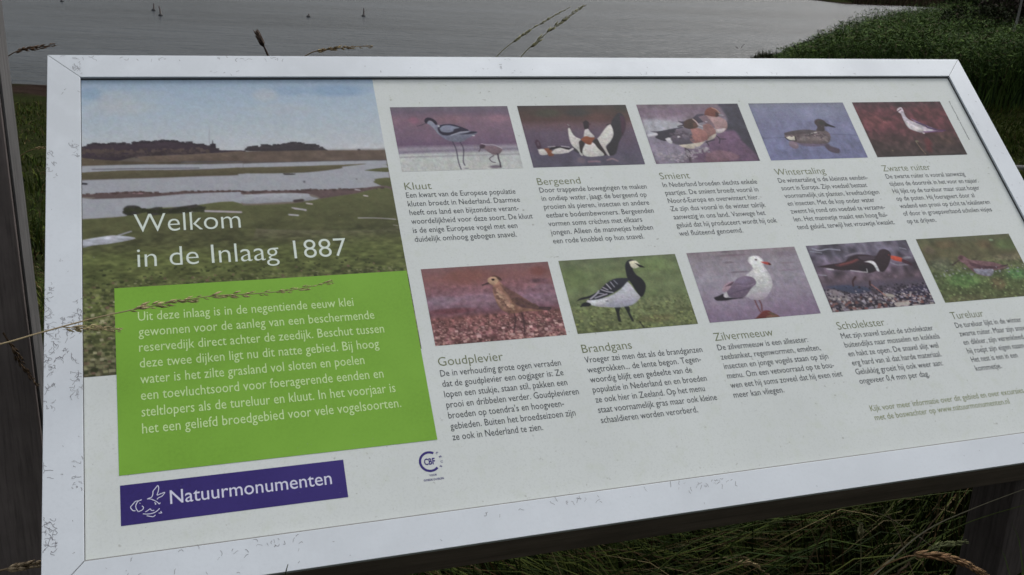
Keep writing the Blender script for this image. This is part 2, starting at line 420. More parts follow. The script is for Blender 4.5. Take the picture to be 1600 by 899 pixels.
  ('l',(70,34,48),8.6,[(510,88),(459,117),(363,166)],3),
  ('p',(110,88,120),[(558,196),(632,243),(723,296),(783,333),(735,332),(652,284),(599,252)],6),
  ('l',(66,46,84),13.3,[(609,253),(690,285),(703,318),(792,333)],5),
  ('l',(80,40,92),11.4,[(759,342),(890,351)],8),
  ('l',(100,60,110),11.4,[(635,364),(857,360)],8),
  ('e',(124,40,48),628,484,43,57,0.55),
  ('e',(120,38,46),602,562,38,47,0.5),
  ('e',(222,210,210),630,378,15,9,0.9),
  ('l',(140,110,84),7.6,[(498,480),(513,549),(538,619)],4),
  ('e',(120,120,90),511,470,22,13,0.7),
  ('e',(130,110,80),199,568,9,7,0.8),
  ('n',0.12,0.04,0.06,12,0,1),
 ],
 'golden_plover': [
  ('g',[(0,(128,90,92)),(0.15,(138,88,86)),(0.3,(140,92,100)),(0.45,(140,102,118)),(0.53,(134,100,116)),(0.6,(118,78,90)),(0.68,(132,82,78)),(0.85,(134,86,88)),(1,(128,84,84))]),
  ('e',(134,78,64),341,87,187,76,0.5),
  ('e',(150,116,134),388,275,204,34,0.7),
  ('e',(136,116,134),100,280,136,42,0.6),
  ('e',(124,66,58),900,78,68,42,0.6),
  ('e',(98,66,76),890,164,76,22,0.8),
  ('e',(140,108,124),911,222,85,34,0.6),
  ('e',(116,56,62),174,367,187,25,0.6),
  ('e',(110,76,92),837,245,102,22,0.5),
  ('e',(140,104,128),826,291,127,28,0.6),
  ('n',0.06,0.2,0.3,13,0,0.6),
  ('n',0.28,0.025,0.04,14,0.62,1),
  ('n',0.2,0.05,0.06,15,0.68,1),
  ('s',420,0.68,1,3.2,(184,138,128),16),
  ('s',480,0.66,1,3.2,(96,58,58),17),
  ('s',40,0.78,1,6,(206,164,158),18),
  ('p',(150,104,84),[(541,101),(493,126),(496,154),(524,184),(511,229),(517,304),(531,360),(556,398),(626,427),(696,419),(747,418),(858,418),(780,343),(693,271),(614,200),(575,141)],3),
  ('p',(166,120,100),[(526,194),(567,224),(620,293),(622,367),(589,401),(539,360),(520,286)],12),
  ('d',(120,84,70),70,5.1,[(525,221),(554,288),(605,366)],19.2,63),
  ('p',(110,74,68),[(571,159),(614,200),(695,262),(780,343),(852,409),(768,397),(674,362),(637,295),(607,237)],8),
  ('p',(92,62,62),[(656,287),(727,311),(800,372),(923,400),(909,420),(819,401),(720,384),(676,353)],5),
  ('l',(56,42,46),6.0,[(797,386),(931,401)],3),
  ('l',(56,42,46),6.0,[(820,398),(909,421)],3),
  ('p',(190,150,116),[(488,144),(497,117),(532,104),(573,111),(569,150),(535,171),(503,162)],5),
  ('p',(84,56,48),[(523,103),(551,94),(589,114),(600,143),(573,131),(556,108)],4),
  ('e',(24,16,18),533,130,13,10,1),
  ('l',(50,38,40),9.4,[(492,156),(442,171)],3),
  ('l',(72,46,50),10.2,[(634,427),(634,477),(598,582)],3),
  ('l',(72,46,50),11.1,[(693,432),(695,491),(677,598)],3),
  ('d',(96,66,58),60,4.3,[(637,295),(713,338),(829,393)],12.8,61),
  ('d',(178,138,112),50,3.4,[(540,232),(596,328),(647,406)],14.9,62),
  ('n',0.12,0.03,0.04,20,0.2,1),
 ],
 'barnacle_goose': [
  ('g',[(0,(102,114,80)),(0.2,(112,128,80)),(0.5,(110,124,80)),(0.75,(108,118,74)),(1,(102,112,68))]),
  ('e',(120,148,80),763,81,171,68,0.5),
  ('e',(96,116,62),103,170,128,103,0.4),
  ('e',(108,96,60),670,561,171,34,0.5),
  ('e',(126,140,80),197,460,171,51,0.4),
  ('e',(86,104,54),570,340,223,51,0.3),
  ('n',0.09,0.08,0.1,21,0,1),
  ('n',0.16,0.02,0.03,22,0.55,1),
  ('s',120,0.6,1,4,(140,150,84),23),
  ('s',100,0.6,1,4,(76,84,44),24),
  ('l',(34,40,36),24.0,[(372,435),(366,492),(362,554)],4),
  ('l',(34,40,36),20.6,[(447,437),(457,508),(469,563)],4),
  ('p',(30,36,34),[(352,434),(402,435),(370,492),(356,482)],3),
  ('p',(30,36,34),[(431,436),(471,441),(468,483),(448,481)],3),
  ('l',(36,40,34),8.6,[(522,577),(544,633)],4),
  ('e',(34,40,32),525,582,12,6,0.8),
  ('p',(186,186,196),[(136,372),(199,351),(316,347),(449,286),(501,220),(536,248),(567,322),(588,367),(535,409),(443,437),(343,437),(230,424),(162,400)],3),
  ('p',(160,160,176),[(303,399),(426,373),(558,384),(495,432),(375,442),(296,425)],14),
  ('p',(206,206,212),[(147,360),(244,368),(312,364),(287,397),(208,413),(163,396)],6),
  ('p',(40,42,54),[(159,362),(225,313),(285,273),(347,224),(423,192),(508,191),(548,203),(516,228),(461,273),(393,308),(318,338),(247,359)],3),
  ('p',(28,30,40),[(56,366),(103,339),(172,327),(255,293),(285,273),(210,338),(159,347),(91,357)],3),
  ('p',(28,32,38),[(77,413),(109,383),(150,382),(171,397),(150,414)],3),
  ('l',(176,170,186),12.0,[(178,353),(232,318),(264,289)],4),
  ('l',(180,174,188),9.4,[(216,348),(269,334),(323,321)],3),
  ('l',(186,180,194),8.6,[(284,278),(328,299),(375,311)],3),
  ('l',(170,166,182),7.7,[(252,306),(298,319)],3),
  ('l',(190,184,196),9.4,[(341,233),(367,280)],3),
  ('l',(170,168,184),7.7,[(379,218),(400,264)],3),
  ('l',(160,160,176),6.0,[(411,206),(432,240)],3),
  ('l',(182,176,190),8.6,[(305,261),(340,286)],3),
  ('p',(28,30,38),[(529,202),(531,138),(544,74),(575,38),(611,31),(642,46),(618,70),(597,115),(609,166),(649,211),(663,266),(638,328),(597,367),(569,313),(547,239)],3),
  ('p',(214,208,180),[(582,49),(608,42),(643,42),(665,74),(672,93),(643,105),(611,112),(589,96)],3),
  ('p',(26,26,30),[(625,62),(652,73),(678,89),(704,109),(661,103),(641,79)],2),
  ('e',(24,26,30),307,381,15,6,0.5),
 ],
 'herring_gull': [
  ('g',[(0,(140,126,134)),(0.15,(144,134,146)),(0.4,(152,144,158)),(0.7,(146,132,152)),(0.9,(134,114,140)),(1,(130,112,138))]),
  ('e',(110,96,108),346,13,44,8,0.9),
  ('e',(124,104,118),406,48,160,10,0.8),
  ('e',(120,106,118),348,114,53,11,0.9),
  ('e',(118,106,120),405,207,88,10,0.9),
  ('e',(130,114,132),901,63,106,26,0.4),
  ('e',(130,110,120),878,150,80,10,0.5),
  ('e',(140,116,134),871,219,106,10,0.4),
  ('n',0.06,0.14,0.4,25,0,1),
  ('n',0.05,0.05,0.1,26,0,1),
  ('l',(112,66,74),12.4,[(456,468),(460,530),(469,579)],3),
  ('l',(112,66,74),12.4,[(494,471),(500,516),(485,572)],3),
  ('p',(112,46,44),[(397,639),(453,600),(497,573),(541,572),(568,592),(621,638),(498,645)],4),
  ('p',(132,90,70),[(506,622),(579,610),(613,637),(498,643)],8),
  ('p',(100,84,66),[(526,588),(568,593),(595,616),(561,613)],6),
  ('p',(194,190,194),[(204,396),(246,372),(351,318),(454,244),(509,211),(550,169),(522,121),(543,80),(586,66),(637,73),(662,116),(649,166),(670,232),(672,314),(645,376),(566,450),(507,470),(440,463),(388,436),(244,430)],3),
  ('p',(216,216,214),[(535,121),(555,81),(601,72),(645,101),(646,148),(647,221),(651,286),(597,363),(526,367),(519,285),(544,186)],12),
  ('p',(172,160,172),[(397,437),(485,408),(604,417),(526,465),(449,463)],16),
  ('p',(112,94,118),[(238,372),(317,315),(367,269),(452,248),(515,271),(524,321),(466,362),(380,436),(308,443),(246,425)],3),
  ('p',(128,112,138),[(351,291),(422,260),(485,282),(441,306),(370,310)],10),
  ('l',(140,120,146),7.1,[(348,326),(429,341),(505,325)],6),
  ('l',(92,76,100),10.7,[(251,408),(347,380),(457,361)],8),
  ('p',(170,140,156),[(199,360),(249,310),(325,289),(294,331),(246,372),(210,378)],5),
  ('p',(96,70,88),[(232,336),(284,308),(332,291),(301,323),(260,329)],4),
  ('p',(32,28,38),[(108,423),(166,406),(203,394),(203,426),(293,440),(386,445),(272,449),(202,455),(127,450)],3),
  ('e',(200,195,200),216,416,17,16,0.9),
  ('p',(198,66,58),[(634,126),(679,130),(708,138),(716,153),(687,158),(649,140)],3),
  ('p',(90,34,40),[(699,137),(723,158),(699,162)],3),
  ('e',(60,40,40),599,105,12,7,1),
 ],
 'oystercatcher': [
  ('g',[(0,(98,92,108)),(0.15,(96,90,108)),(0.35,(96,82,100)),(0.55,(98,80,92)),(0.65,(84,74,92)),(0.8,(80,70,80)),(1,(74,66,76))]),
  ('n',0.16,0.18,0.4,27,0,1),
  ('n',0.3,0.07,0.14,28,0,0.6),
  ('n',0.4,0.05,0.06,29,0.66,1),
  ('l',(150,150,168),11.4,[(52,32),(117,55),(204,46),(309,63)],6),
  ('l',(140,142,160),8.6,[(23,58),(126,79)],6),
  ('l',(150,150,165),7.6,[(8,285),(85,296)],5),
  ('l',(140,130,146),11.4,[(339,127),(442,105),(536,106)],8),
  ('l',(150,146,160),8.6,[(740,211),(803,244),(920,243)],8),
  ('l',(150,150,168),7.6,[(897,77),(957,95)],6),
  ('e',(150,150,160),929,178,47,13,0.7),
  ('p',(60,66,92),[(25,401),(209,397),(399,430),(438,470),(283,485),(138,437)],16),
  ('p',(128,118,124),[(11,436),(103,435),(205,497),(205,543),(32,519)],10),
  ('p',(52,46,70),[(665,488),(996,458),(1010,553),(818,593),(669,544)],16),
  ('s',220,0.72,1,6,(146,138,152),30),
  ('s',280,0.66,1,6,(40,34,48),31),
  ('s',90,0.78,1,7,(178,164,160),32),
  ('s',60,0.8,1,6,(120,72,66),33),
  ('l',(180,168,160),38.1,[(628,614),(733,613)],8),
  ('l',(160,150,140),28.6,[(549,516),(627,531)],8),
  ('l',(60,34,40),15.2,[(349,329),(307,368),(293,413)],5),
  ('l',(60,34,40),17.1,[(466,380),(452,420)],6),
  ('l',(170,100,90),8.6,[(468,412),(520,477),(555,525)],4),
  ('p',(52,38,46),[(24,210),(154,194),(298,181),(372,138),(456,117),(566,128),(625,146),(686,92),(739,81),(778,103),(780,147),(723,229),(653,291),(616,297),(597,277),(552,293),(497,300),(463,279),(375,266),(231,255),(139,230)],3),
  ('p',(96,52,58),[(197,202),(316,182),(419,160),(452,172),(363,204),(243,224)],10),
  ('l',(140,66,64),7.6,[(251,205),(371,186),(437,162)],6),
  ('p',(74,60,72),[(449,134),(597,144),(603,173),(489,175)],10),
  ('p',(40,34,42),[(433,218),(543,226),(568,256),(497,300),(411,268)],8),
  ('p',(204,202,208),[(486,192),(561,184),(597,211),(601,289),(578,287),(571,237),(542,205)],3),
  ('l',(190,186,192),8.6,[(329,265),(406,282),(481,293)],3),
  ('l',(190,186,192),11.4,[(114,235),(170,246)],3),
  ('l',(190,186,192),7.6,[(488,260),(483,288)],3),
  ('p',(214,74,50),[(775,148),(830,160),(878,184),(859,215),(802,201),(768,180)],3),
  ('p',(70,40,54),[(872,187),(923,214),(951,259),(892,239),(859,215)],4),
  ('e',(150,46,40),760,141,7,6,1),
 ],
 'redshank': [
  ('g',[(0,(88,92,64)),(0.15,(96,92,60)),(0.35,(96,92,62)),(0.6,(88,104,60)),(0.8,(84,98,54)),(1,(86,90,54))]),
  ('e',(108,84,58),281,69,115,48,0.5),
  ('e',(106,86,76),85,119,57,48,0.5),
  ('e',(110,86,60),675,93,77,48,0.5),
  ('e',(80,122,60),923,108,154,67,0.4),
  ('e',(122,112,88),877,241,154,38,0.6),
  ('e',(84,130,60),295,436,173,77,0.6),
  ('e',(104,112,90),143,274,135,77,0.5),
  ('e',(80,140,74),872,413,115,57,0.6),
  ('e',(100,82,56),625,495,86,67,0.7),
  ('e',(150,180,130),776,56,25,13,0.8),
  ('e',(104,100,66),220,610,173,38,0.5),
  ('n',0.12,0.08,0.12,34,0,1),
  ('n',0.16,0.025,0.04,35,0.35,1),
  ('s',120,0.55,1,4,(130,150,90),36),
  ('p',(116,82,86),[(335,215),(375,191),(416,207),(448,240),(538,255),(680,282),(762,315),(815,328),(722,357),(628,369),(586,416),(503,406),(441,375),(406,327),(380,281),(346,252)],3),
  ('p',(132,130,146),[(443,330),(542,345),(646,352),(598,412),(513,406),(450,375)],8),
  ('p',(84,54,64),[(435,266),(569,311),(697,329),(754,332),(650,344),(518,335),(437,302)],6),
  ('s',40,0.5,0.62,4,(150,150,164),37),
  ('l',(64,44,48),8.7,[(343,238),(249,283)],3),
  ('l',(60,40,46),9.7,[(746,327),(820,319)],3),
  ('l',(70,48,54),7.7,[(718,366),(818,341)],3),
  ('p',(90,60,62),[(339,215),(375,193),(406,206),(364,235)],4),
  ('n',0.12,0.03,0.03,38,0.3,0.7),
 ],
}
LANDSCAPE = [
 ('g',[(0,(154,174,194)),(0.1,(166,182,197)),(0.22,(180,189,196)),(0.285,(190,193,198)),(0.3,(100,92,84)),(0.36,(92,84,78)),(0.37,(120,110,108)),(0.5,(120,110,100)),(0.62,(82,84,56)),(0.74,(86,90,54)),(0.8,(100,108,62)),(0.9,(98,102,64)),(1,(96,92,72))]),
 ('e',(178,184,190),106,94,74,43,0.6),
 ('e',(182,187,190),150,129,109,35,0.5),
 ('e',(176,183,190),75,141,87,30,0.5),
 ('e',(170,180,190),197,74,87,26,0.45),
 ('e',(132,158,186),863,58,109,30,0.7),
 ('e',(134,158,184),695,57,57,26,0.5),
 ('e',(182,186,190),606,78,43,30,0.6),
 ('e',(178,184,190),665,143,109,30,0.5),
 ('e',(132,156,180),32,66,35,30,0.6),
 ('p',(64,54,62),[(-3,297),(16,291),(30,279),(59,281),(83,279),(146,285),(170,275),(215,274),(259,270),(299,276),(329,287),(344,279),(359,294),(389,292),(404,302),(428,316),(510,320),(511,328),(427,329),(326,333),(178,336),(105,352),(34,346),(-3,329)],1.2),
 ('q',(52,46,54),[(403,309),(405,290),(412,288),(415,269),(416,288),(424,289),(423,313)],1),
 ('l',(130,120,136),1.1,[(404,289),(406,228)],1),
 ('p',(64,58,62),[(522,312),(528,304),(549,303),(564,307),(581,299),(623,302),(650,295),(677,289),(709,294),(718,304),(762,304),(771,316),(797,327),(764,333),(615,328),(521,322)],1.2),
 ('e',(60,56,58),906,330,6,5,1),
 ('d',(56,50,56),150,2.4,[(-3,296),(16,291),(30,280),(59,281),(83,279),(146,284),(170,276),(215,275),(259,272),(299,277),(329,287),(344,281),(359,294),(389,293),(404,302),(428,315)],1.6,40),
 ('d',(60,56,60),80,2.4,[(522,312),(549,304),(581,300),(623,302),(677,291),(709,295),(724,304),(762,305),(776,318),(797,327)],1.6,41),
 ('d',(84,72,68),160,2.6,[(1,310),(179,315),(403,319)],4.9,42),
 ('d',(70,60,62),120,2.6,[(34,330),(178,328),(377,321)],3.8,43),
 ('p',(102,88,78),[(169,336),(326,332),(427,328),(512,325),(509,365),(325,359),(202,355)],2),
 ('q',(102,88,79),[(510,325),(764,327),(998,333),(997,378),(770,374),(507,372)],3),
 ('l',(84,80,84),3.5,[(285,364),(375,362),(506,368)],1),
 ('l',(84,76,76),3.5,[(507,368),(611,374),(824,374),(997,376)],1),
 ('p',(90,80,66),[(-4,335),(82,348),(202,358),(300,361),(285,370),(129,366),(-4,366)],2),
 ('n',0.1,0.03,0.02,1,0.26,0.37),
 ('n',0.07,0.3,0.01,2,0.29,0.37),
 ('q',(160,162,169),[(-3,368),(177,368),(374,374),(507,375),(505,394),(323,394),(128,390),(-3,395)],1.5),
 ('q',(160,162,169),[(507,376),(716,375),(997,378),(996,456),(814,455),(604,447),(501,456),(506,385)],1.5),
 ('l',(110,108,116),4.4,[(34,383),(177,385),(363,389)],1),
 ('p',(92,86,66),[(-3,395),(81,392),(225,394),(353,399),(506,392),(503,420),(371,422),(272,424),(128,423),(-3,421)],1.5),
 ('p',(92,86,66),[(506,392),(661,393),(822,392),(926,391),(842,400),(830,408),(701,421),(504,416)],1.5),
 ('p',(88,90,60),[(912,419),(961,411),(1000,411),(999,428),(959,426)],1),
 ('p',(88,90,60),[(943,457),(999,456),(996,493),(962,485),(936,470)],1.5),
 ('p',(70,66,66),[(635,421),(674,424),(668,429),(639,428)],1),
 ('l',(88,90,60),6.6,[(980,400),(1000,398)],1),
 ('q',(160,162,169),[(-3,426),(128,425),(282,425),(503,424),(497,500),(269,497),(-3,484)],1.5),
 ('q',(160,162,169),[(488,418),(700,423),(835,413),(919,400),(994,395),(1003,429),(955,454),(936,470),(961,487),(996,495),(895,496),(651,493),(483,492)],1.5),
 ('p',(88,90,60),[(912,419),(961,411),(1000,411),(999,428),(959,426)],1),
 ('p',(88,90,60),[(943,457),(999,456),(997,490),(972,487),(947,471)],1.5),
 ('l',(40,38,44),6.6,[(-3,438),(16,440)],1),
 ('p',(70,66,66),[(635,421),(674,424),(668,429),(639,428)],1),
 ('e',(90,90,98),702,459,4,5,0.9),
 ('e',(100,92,96),881,455,4,2,0.9),
 ('p',(96,80,80),[(-3,481),(79,479),(141,475),(193,478),(231,485),(318,481),(348,483),(498,488),(497,500),(347,497),(221,502),(126,502),(35,501),(42,494),(-3,489)],1.5),
 ('l',(150,120,126),4.4,[(155,482),(183,485)],1),
 ('q',(160,162,169),[(-3,493),(35,501),(126,504),(221,502),(347,498),(497,499),(495,532),(315,548),(186,554),(120,563),(-4,562)],1.5),
 ('q',(160,162,169),[(-1,507),(37,501),(197,500),(316,492),(492,491),(488,543),(320,543),(195,554),(127,571),(-2,576)],1.5),
 ('p',(92,76,76),[(498,491),(651,493),(735,495),(809,496),(895,493),(996,495),(997,594),(492,569),(656,546),(746,534),(707,509),(599,502),(497,502)],1.5),
 ('p',(160,162,169),[(497,504),(599,503),(702,508),(716,520),(741,532),(688,538),(595,540),(494,538)],1.5),
 ('p',(88,90,60),[(473,547),(656,546),(751,531),(860,517),(995,503),(1001,660),(467,630)],6),
 ('l',(84,66,66),8.8,[(651,496),(702,503)],1.5),
 ('l',(84,66,66),6.6,[(528,499),(574,491)],1),
 ('l',(70,60,60),11.0,[(662,537),(688,535)],1.5),
 ('d',(84,68,66),90,2.2,[(-3,482),(79,480),(174,479),(231,486),(348,484),(498,489)],1.1,44),
 ('d',(80,66,64),70,2.2,[(498,492),(651,494),(809,497),(971,497)],1.6,45),
 ('p',(88,90,60),[(-2,576),(127,571),(195,545),(306,543),(488,539),(481,701),(-2,687)],2),
 ('p',(60,58,56),[(123,542),(138,530),(170,534),(182,557),(150,568),(127,563)],2),
 ('p',(62,60,56),[(194,550),(228,540),(246,565),(201,571)],2),
 ('p',(64,60,56),[(247,552),(287,543),(346,538),(372,554),(305,568),(253,565)],2),
 ('l',(176,168,174),7.0,[(332,562),(372,563),(485,573)],1),
 ('l',(60,56,54),6.6,[(313,547),(346,538)],1.5),
 ('l',(170,165,170),5.3,[(659,568),(684,573),(694,577)],0.8),
 ('l',(190,180,180),4.8,[(700,548),(718,552)],0.8),
 ('l',(200,190,190),4.4,[(896,525),(909,528)],0.8),
 ('l',(180,172,176),4.4,[(870,499),(886,502)],0.8),
 ('l',(180,178,184),5.7,[(638,591),(667,595)],0.8),
 ('l',(176,170,174),4.8,[(651,564),(695,574)],0.8),
 ('l',(172,168,168),3.5,[(865,616),(930,620),(991,628)],0.8),
 ('l',(160,152,150),2.2,[(980,651),(995,655)],0.8),
 ('p',(168,170,180),[(-2,654),(60,644),(103,642),(157,656),(84,671),(35,675),(-2,681)],1.2),
 ('l',(160,160,170),4.4,[(107,642),(145,629)],1),
 ('p',(92,99,58),[(-2,703),(234,706),(494,712),(1056,715),(1107,850),(959,873),(-3,832)],60),
 ('d',(52,54,38),120,3.5,[(124,554),(176,549),(253,561),(372,554)],4.4,46),
 ('n',0.1,0.05,0.02,3,0.5,1),
 ('n',0.22,0.008,0.006,4,0.7,1),
 ('n',0.16,0.02,0.006,14,0.55,1),
 ('n',0.16,0.03,0.012,5,0.66,1),
 ('s',900,0.72,1,2.6,(124,124,90),6),
 ('s',900,0.68,1,2.8,(54,60,36),7),
 ('s',260,0.78,1,2.8,(158,154,124),8),
 ('s',260,0.7,1,3,(112,92,76),9),
]
TEXTS = [
 ('Kluut',391.7,206.5,32.8,218,12.45,[
  ('Een kwart van de Europese populatie',136.4),
  ('kluten broedt in Nederland. Daarmee',139.4),
  ('heeft ons land een bijzondere verant-',135),
  ('woordelijkheid voor deze soort. De kluut',150.3),
  ('is de enige Europese vogel met een',127.9),
  ('duidelijk omhoog gebogen snavel.',124.4),
 ]),
 ('Bergeend',559.5,206.5,57.6,218,12.45,[
  ('Door trappende bewegingen te maken',145.5),
  ('in ondiep water, jaagt de bergeend op',141.8),
  ('prooien als pieren, insecten en andere',141.7),
  ('eetbare bodembewoners. Bergeenden',144.3),
  ('vormen soms crèches met elkaars',124.7),
  ('jongen. Alleen de mannetjes hebben',135.9),
  ('een rode knobbel op hun snavel.',120),
 ]),
 ('Smient',728.3,204.5,43.1,217,12.45,[
  ('In Nederland broeden slechts enkele',138.4),
  ('paartjes. De smient broedt vooral in',135.8),
  ('Noord-Europa en overwintert hier.',132.2),
  ('Ze zijn dus vooral in de winter talrijk',137.3),
  ('aanwezig in ons land. Vanwege het',132.7),
  ('geluid dat hij produceert wordt hij ook',145.3),
  ('wel fluiteend genoemd.',90.7),
 ]),
 ('Wintertaling',899.6,204.5,79,217,12.45,[
  ('De wintertaling is de kleinste eenden-',141.7),
  ('soort in Europa. Zijn voedsel bestaat',135.2),
  ('voornamelijk uit planten, kreeftachtigen',149.5),
  ('en insecten. Met de kop onder water',136.7),
  ('zwemt hij rond om voedsel te verzame-',147.7),
  ('len. Het mannetje maakt een hoog flui-',146.2),
  ('tend geluid, terwijl het vrouwtje kwaakt.',152),
 ]),
 ('Zwarte ruiter',1072,204.5,81,217,12.45,[
  ('De zwarte ruiter is vooral aanwezig',134.5),
  ('tijdens de doortrek in het voor en najaar.',151.8),
  ('Hij lijkt op de tureluur maar staat hoger',147.6),
  ('op de poten. Hij foerageert door al',132.1),
  ('wadend een prooi op zicht te lokaliseren',152.5),
  ('of door in groepsverband scholen visjes',149.3),
  ('op te drijven.',47.9),
 ]),
 ('Goudplevier',391.7,440.1,73.7,452.7,12.25,[
  ('De in verhouding grote ogen verraden',138.7),
  ('dat de goudplevier een oogjager is: Ze',138.8),
  ('lopen een stukje, staan stil, pakken een',140.3),
  ('prooi en dribbelen verder. Goudplevieren',150.9),
  ("broeden op toendra's en hoogveen-",130.5),
  ('gebieden. Buiten het broedseizoen zijn',140.9),
  ('ze ook in Nederland te zien.',100.2),
 ]),
 ('Brandgans',559.5,440.1,61.5,452.7,12.25,[
  ('Vroeger zei men dat als de brandganzen',148.2),
  ('wegtrokken... de lente begon. Tegen-',142.5),
  ('woordig blijft een gedeelte van de',126.9),
  ('populatie in Nederland en en broeden',141.9),
  ('ze ook hier in Zeeland. Op het menu',135.4),
  ('staat voornamelijk gras maar ook kleine',146.9),
  ('schaaldieren worden verorberd.',118.3),
 ]),
 ('Zilvermeeuw',728.3,440.1,79.7,452.7,12.25,[
  ('De zilvermeeuw is een alleseter:',123.2),
  ('zeebanket, regenwormen, emelten,',136.4),
  ('insecten en jonge vogels staan op zijn',142.2),
  ('menu. Om een vetvoorraad op te bou-',145.3),
  ('wen eet hij soms zoveel dat hij even niet',152),
  ('meer kan vliegen.',66.6),
 ]),
 ('Scholekster',899.6,440.1,70,452.7,12.25,[
  ('Met zijn snavel zoekt de scholekster',137.2),
  ('buitendijks naar mosselen en kokkels',141.1),
  ('en hakt ze open. De snavel slijt wel',133.1),
  ('erg hard van al dat harde materiaal.',132),
  ('Gelukkig groeit hij ook weer aan:',127.9),
  ('ongeveer 0,4 mm per dag.',101.7),
 ]),
 ('Tureluur',1072,440.1,51,452.7,12.25,[
  ('De tureluur lijkt in de winter',105.8),
  ('zwarte ruiter. Maar zijn snavel',110.6),
  ('en dikker, zijn verenkleed',95.4),
  ('hij roept zijn eigen naam',89.6),
  ('Het nest is een in een',72.5),
  ('kommetje.',40.4),
 ]),
]
# ---------------------------------------------------------------- materials
INK = 1.0         # ink reflectance scale
def dirt(n, p, base, dark, amount, rough_lo=0.35, rough_hi=0.6, sc=1.0):
    fine = noise(n, 420 * sc, 3, 0.7); spots = noise(n, 150 * sc, 2, 0.6); big = noise(n, 7 * sc, 5, 0.6)
    c = mix(n, ramp(n, big.outputs['Fac'], [(0.35, (0, 0, 0)), (0.75, (1, 1, 1))]).outputs[0], base, tuple(b * 0.93 for b in base))
    c = mix(n, ramp(n, fine.outputs['Fac'], [(0.3, (amount,) * 3), (0.5, (0, 0, 0))]).outputs[0], c, tuple(b * 0.8 for b in base))
    c = mix(n, ramp(n, spots.outputs['Fac'], [(0.22, (0.5,) * 3), (0.29, (0, 0, 0))]).outputs[0], c, dark)
    c = mix(n, ramp(n, noise(n, 60 * sc, 3, 0.7).outputs['Fac'], [(0.52, (0, 0, 0)), (0.75, (0.42,) * 3)]).outputs[0], c, tuple(b * q for b, q in zip(base, (0.86, 0.88, 0.78))))
    n.links.new(c, p.inputs['Base Color'])
    r = node(n, 'ShaderNodeMapRange'); n.links.new(big.outputs['Fac'], r.inputs['Value']); r.inputs['To Min'].default_value = rough_lo; r.inputs['To Max'].default_value = rough_hi
    n.links.new(r.outputs[0], p.inputs['Roughness'])
    bump(n, p, fine.outputs['Fac'], 0.12, 0.0006)
PANEL_C = tuple(lin((214, 219, 217)) * 0.96)
M_panel = mat('printed panel white', build=lambda n, p: dirt(n, p, PANEL_C, (0.22, 0.22, 0.18), 0.5, 0.55, 0.7), spec=0.16)
FRAME_C = tuple(lin((219, 225, 231)) * 0.92)
def b_frame(n, p):
    big = noise(n, 5, 3, 0.5); fine = noise(n, 260, 3, 0.6); brush = noise(n, 30, 4, 0.6)
    c = mix(n, ramp(n, big.outputs['Fac'], [(0.35, (0, 0, 0)), (0.7, (1, 1, 1))]).outputs[0], FRAME_C, tuple(q * 0.88 for q in FRAME_C))
    c = mix(n, ramp(n, fine.outputs['Fac'], [(0.3, (0.35,) * 3), (0.5, (0, 0, 0))]).outputs[0], c, tuple(q * 0.86 for q in FRAME_C))
    c = mix(n, ramp(n, brush.outputs['Fac'], [(0.5, (0, 0, 0)), (0.75, (0.4,) * 3)]).outputs[0], c, tuple(min(1, q * 1.08) for q in FRAME_C))
    n.links.new(c, p.inputs['Base Color']); p.inputs['Metallic'].default_value = 0.12
    r = node(n, 'ShaderNodeMapRange'); n.links.new(big.outputs['Fac'], r.inputs['Value']); r.inputs['From Min'].default_value = 0.3; r.inputs['From Max'].default_value = 0.7; r.inputs['To Min'].default_value = 0.42; r.inputs['To Max'].default_value = 0.6
    n.links.new(r.outputs[0], p.inputs['Roughness']); bump(n, p, fine.outputs['Fac'], 0.1, 0.0005)
M_frame = mat('pale silver coated aluminium', build=b_frame, spec=0.35)
def ink(name, c, spec=0.2, v=0.06):
    c = tuple(float(x) for x in lin(c) * INK)
    def b(n, p):
        f = noise(n, 300, 3, 0.7); g = noise(n, 12, 4)
        o = mix(n, ramp(n, f.outputs['Fac'], [(0.3, (1, 1, 1)), (0.62, (0, 0, 0))]).outputs[0], c, tuple(x * (1 - v * 2) for x in c))
        o = mix(n, ramp(n, g.outputs['Fac'], [(0.35, (0, 0, 0)), (0.7, (1, 1, 1))]).outputs[0], o, tuple(min(1, x * (1 + v) + 0.004) for x in c))
        n.links.new(o, p.inputs['Base Color'])
    return mat(name, c, 0.5, spec=spec, build=b)
M_green = ink('leaf green print', (120, 168, 56)); M_purple = ink('purple print', (50, 38, 108), v=0.1)
M_text = mat('dark grey ink', tuple(lin((56, 60, 64))), 0.5, spec=0.15); M_olive = mat('olive ink', tuple(lin((104, 112, 78))), 0.5, spec=0.3)
M_foot = mat('pale olive ink', tuple(lin((126, 134, 88))), 0.5, spec=0.3)
M_white = mat('white ink', tuple(lin((208, 218, 208))), 0.5, spec=0.3); M_pale = mat('pale green ink', tuple(lin((196, 222, 160))), 0.5, spec=0.3)
M_lilac = mat('pale lilac ink', tuple(lin((206, 206, 226))), 0.5, spec=0.3); M_logo = mat('violet ink', tuple(lin((46, 34, 112))), 0.5, spec=0.3)
M_photo = mat('printed photograph', attr=True, rough=0.55, spec=0.14)
M_black = mat('plain black', (0.03, 0.03, 0.032), 0.6)
M_joint = mat('grimy mitre gap', (0.09, 0.085, 0.08), 0.8)
M_scr = mat('chipped paint lines', (0.16, 0.155, 0.17), 0.7)
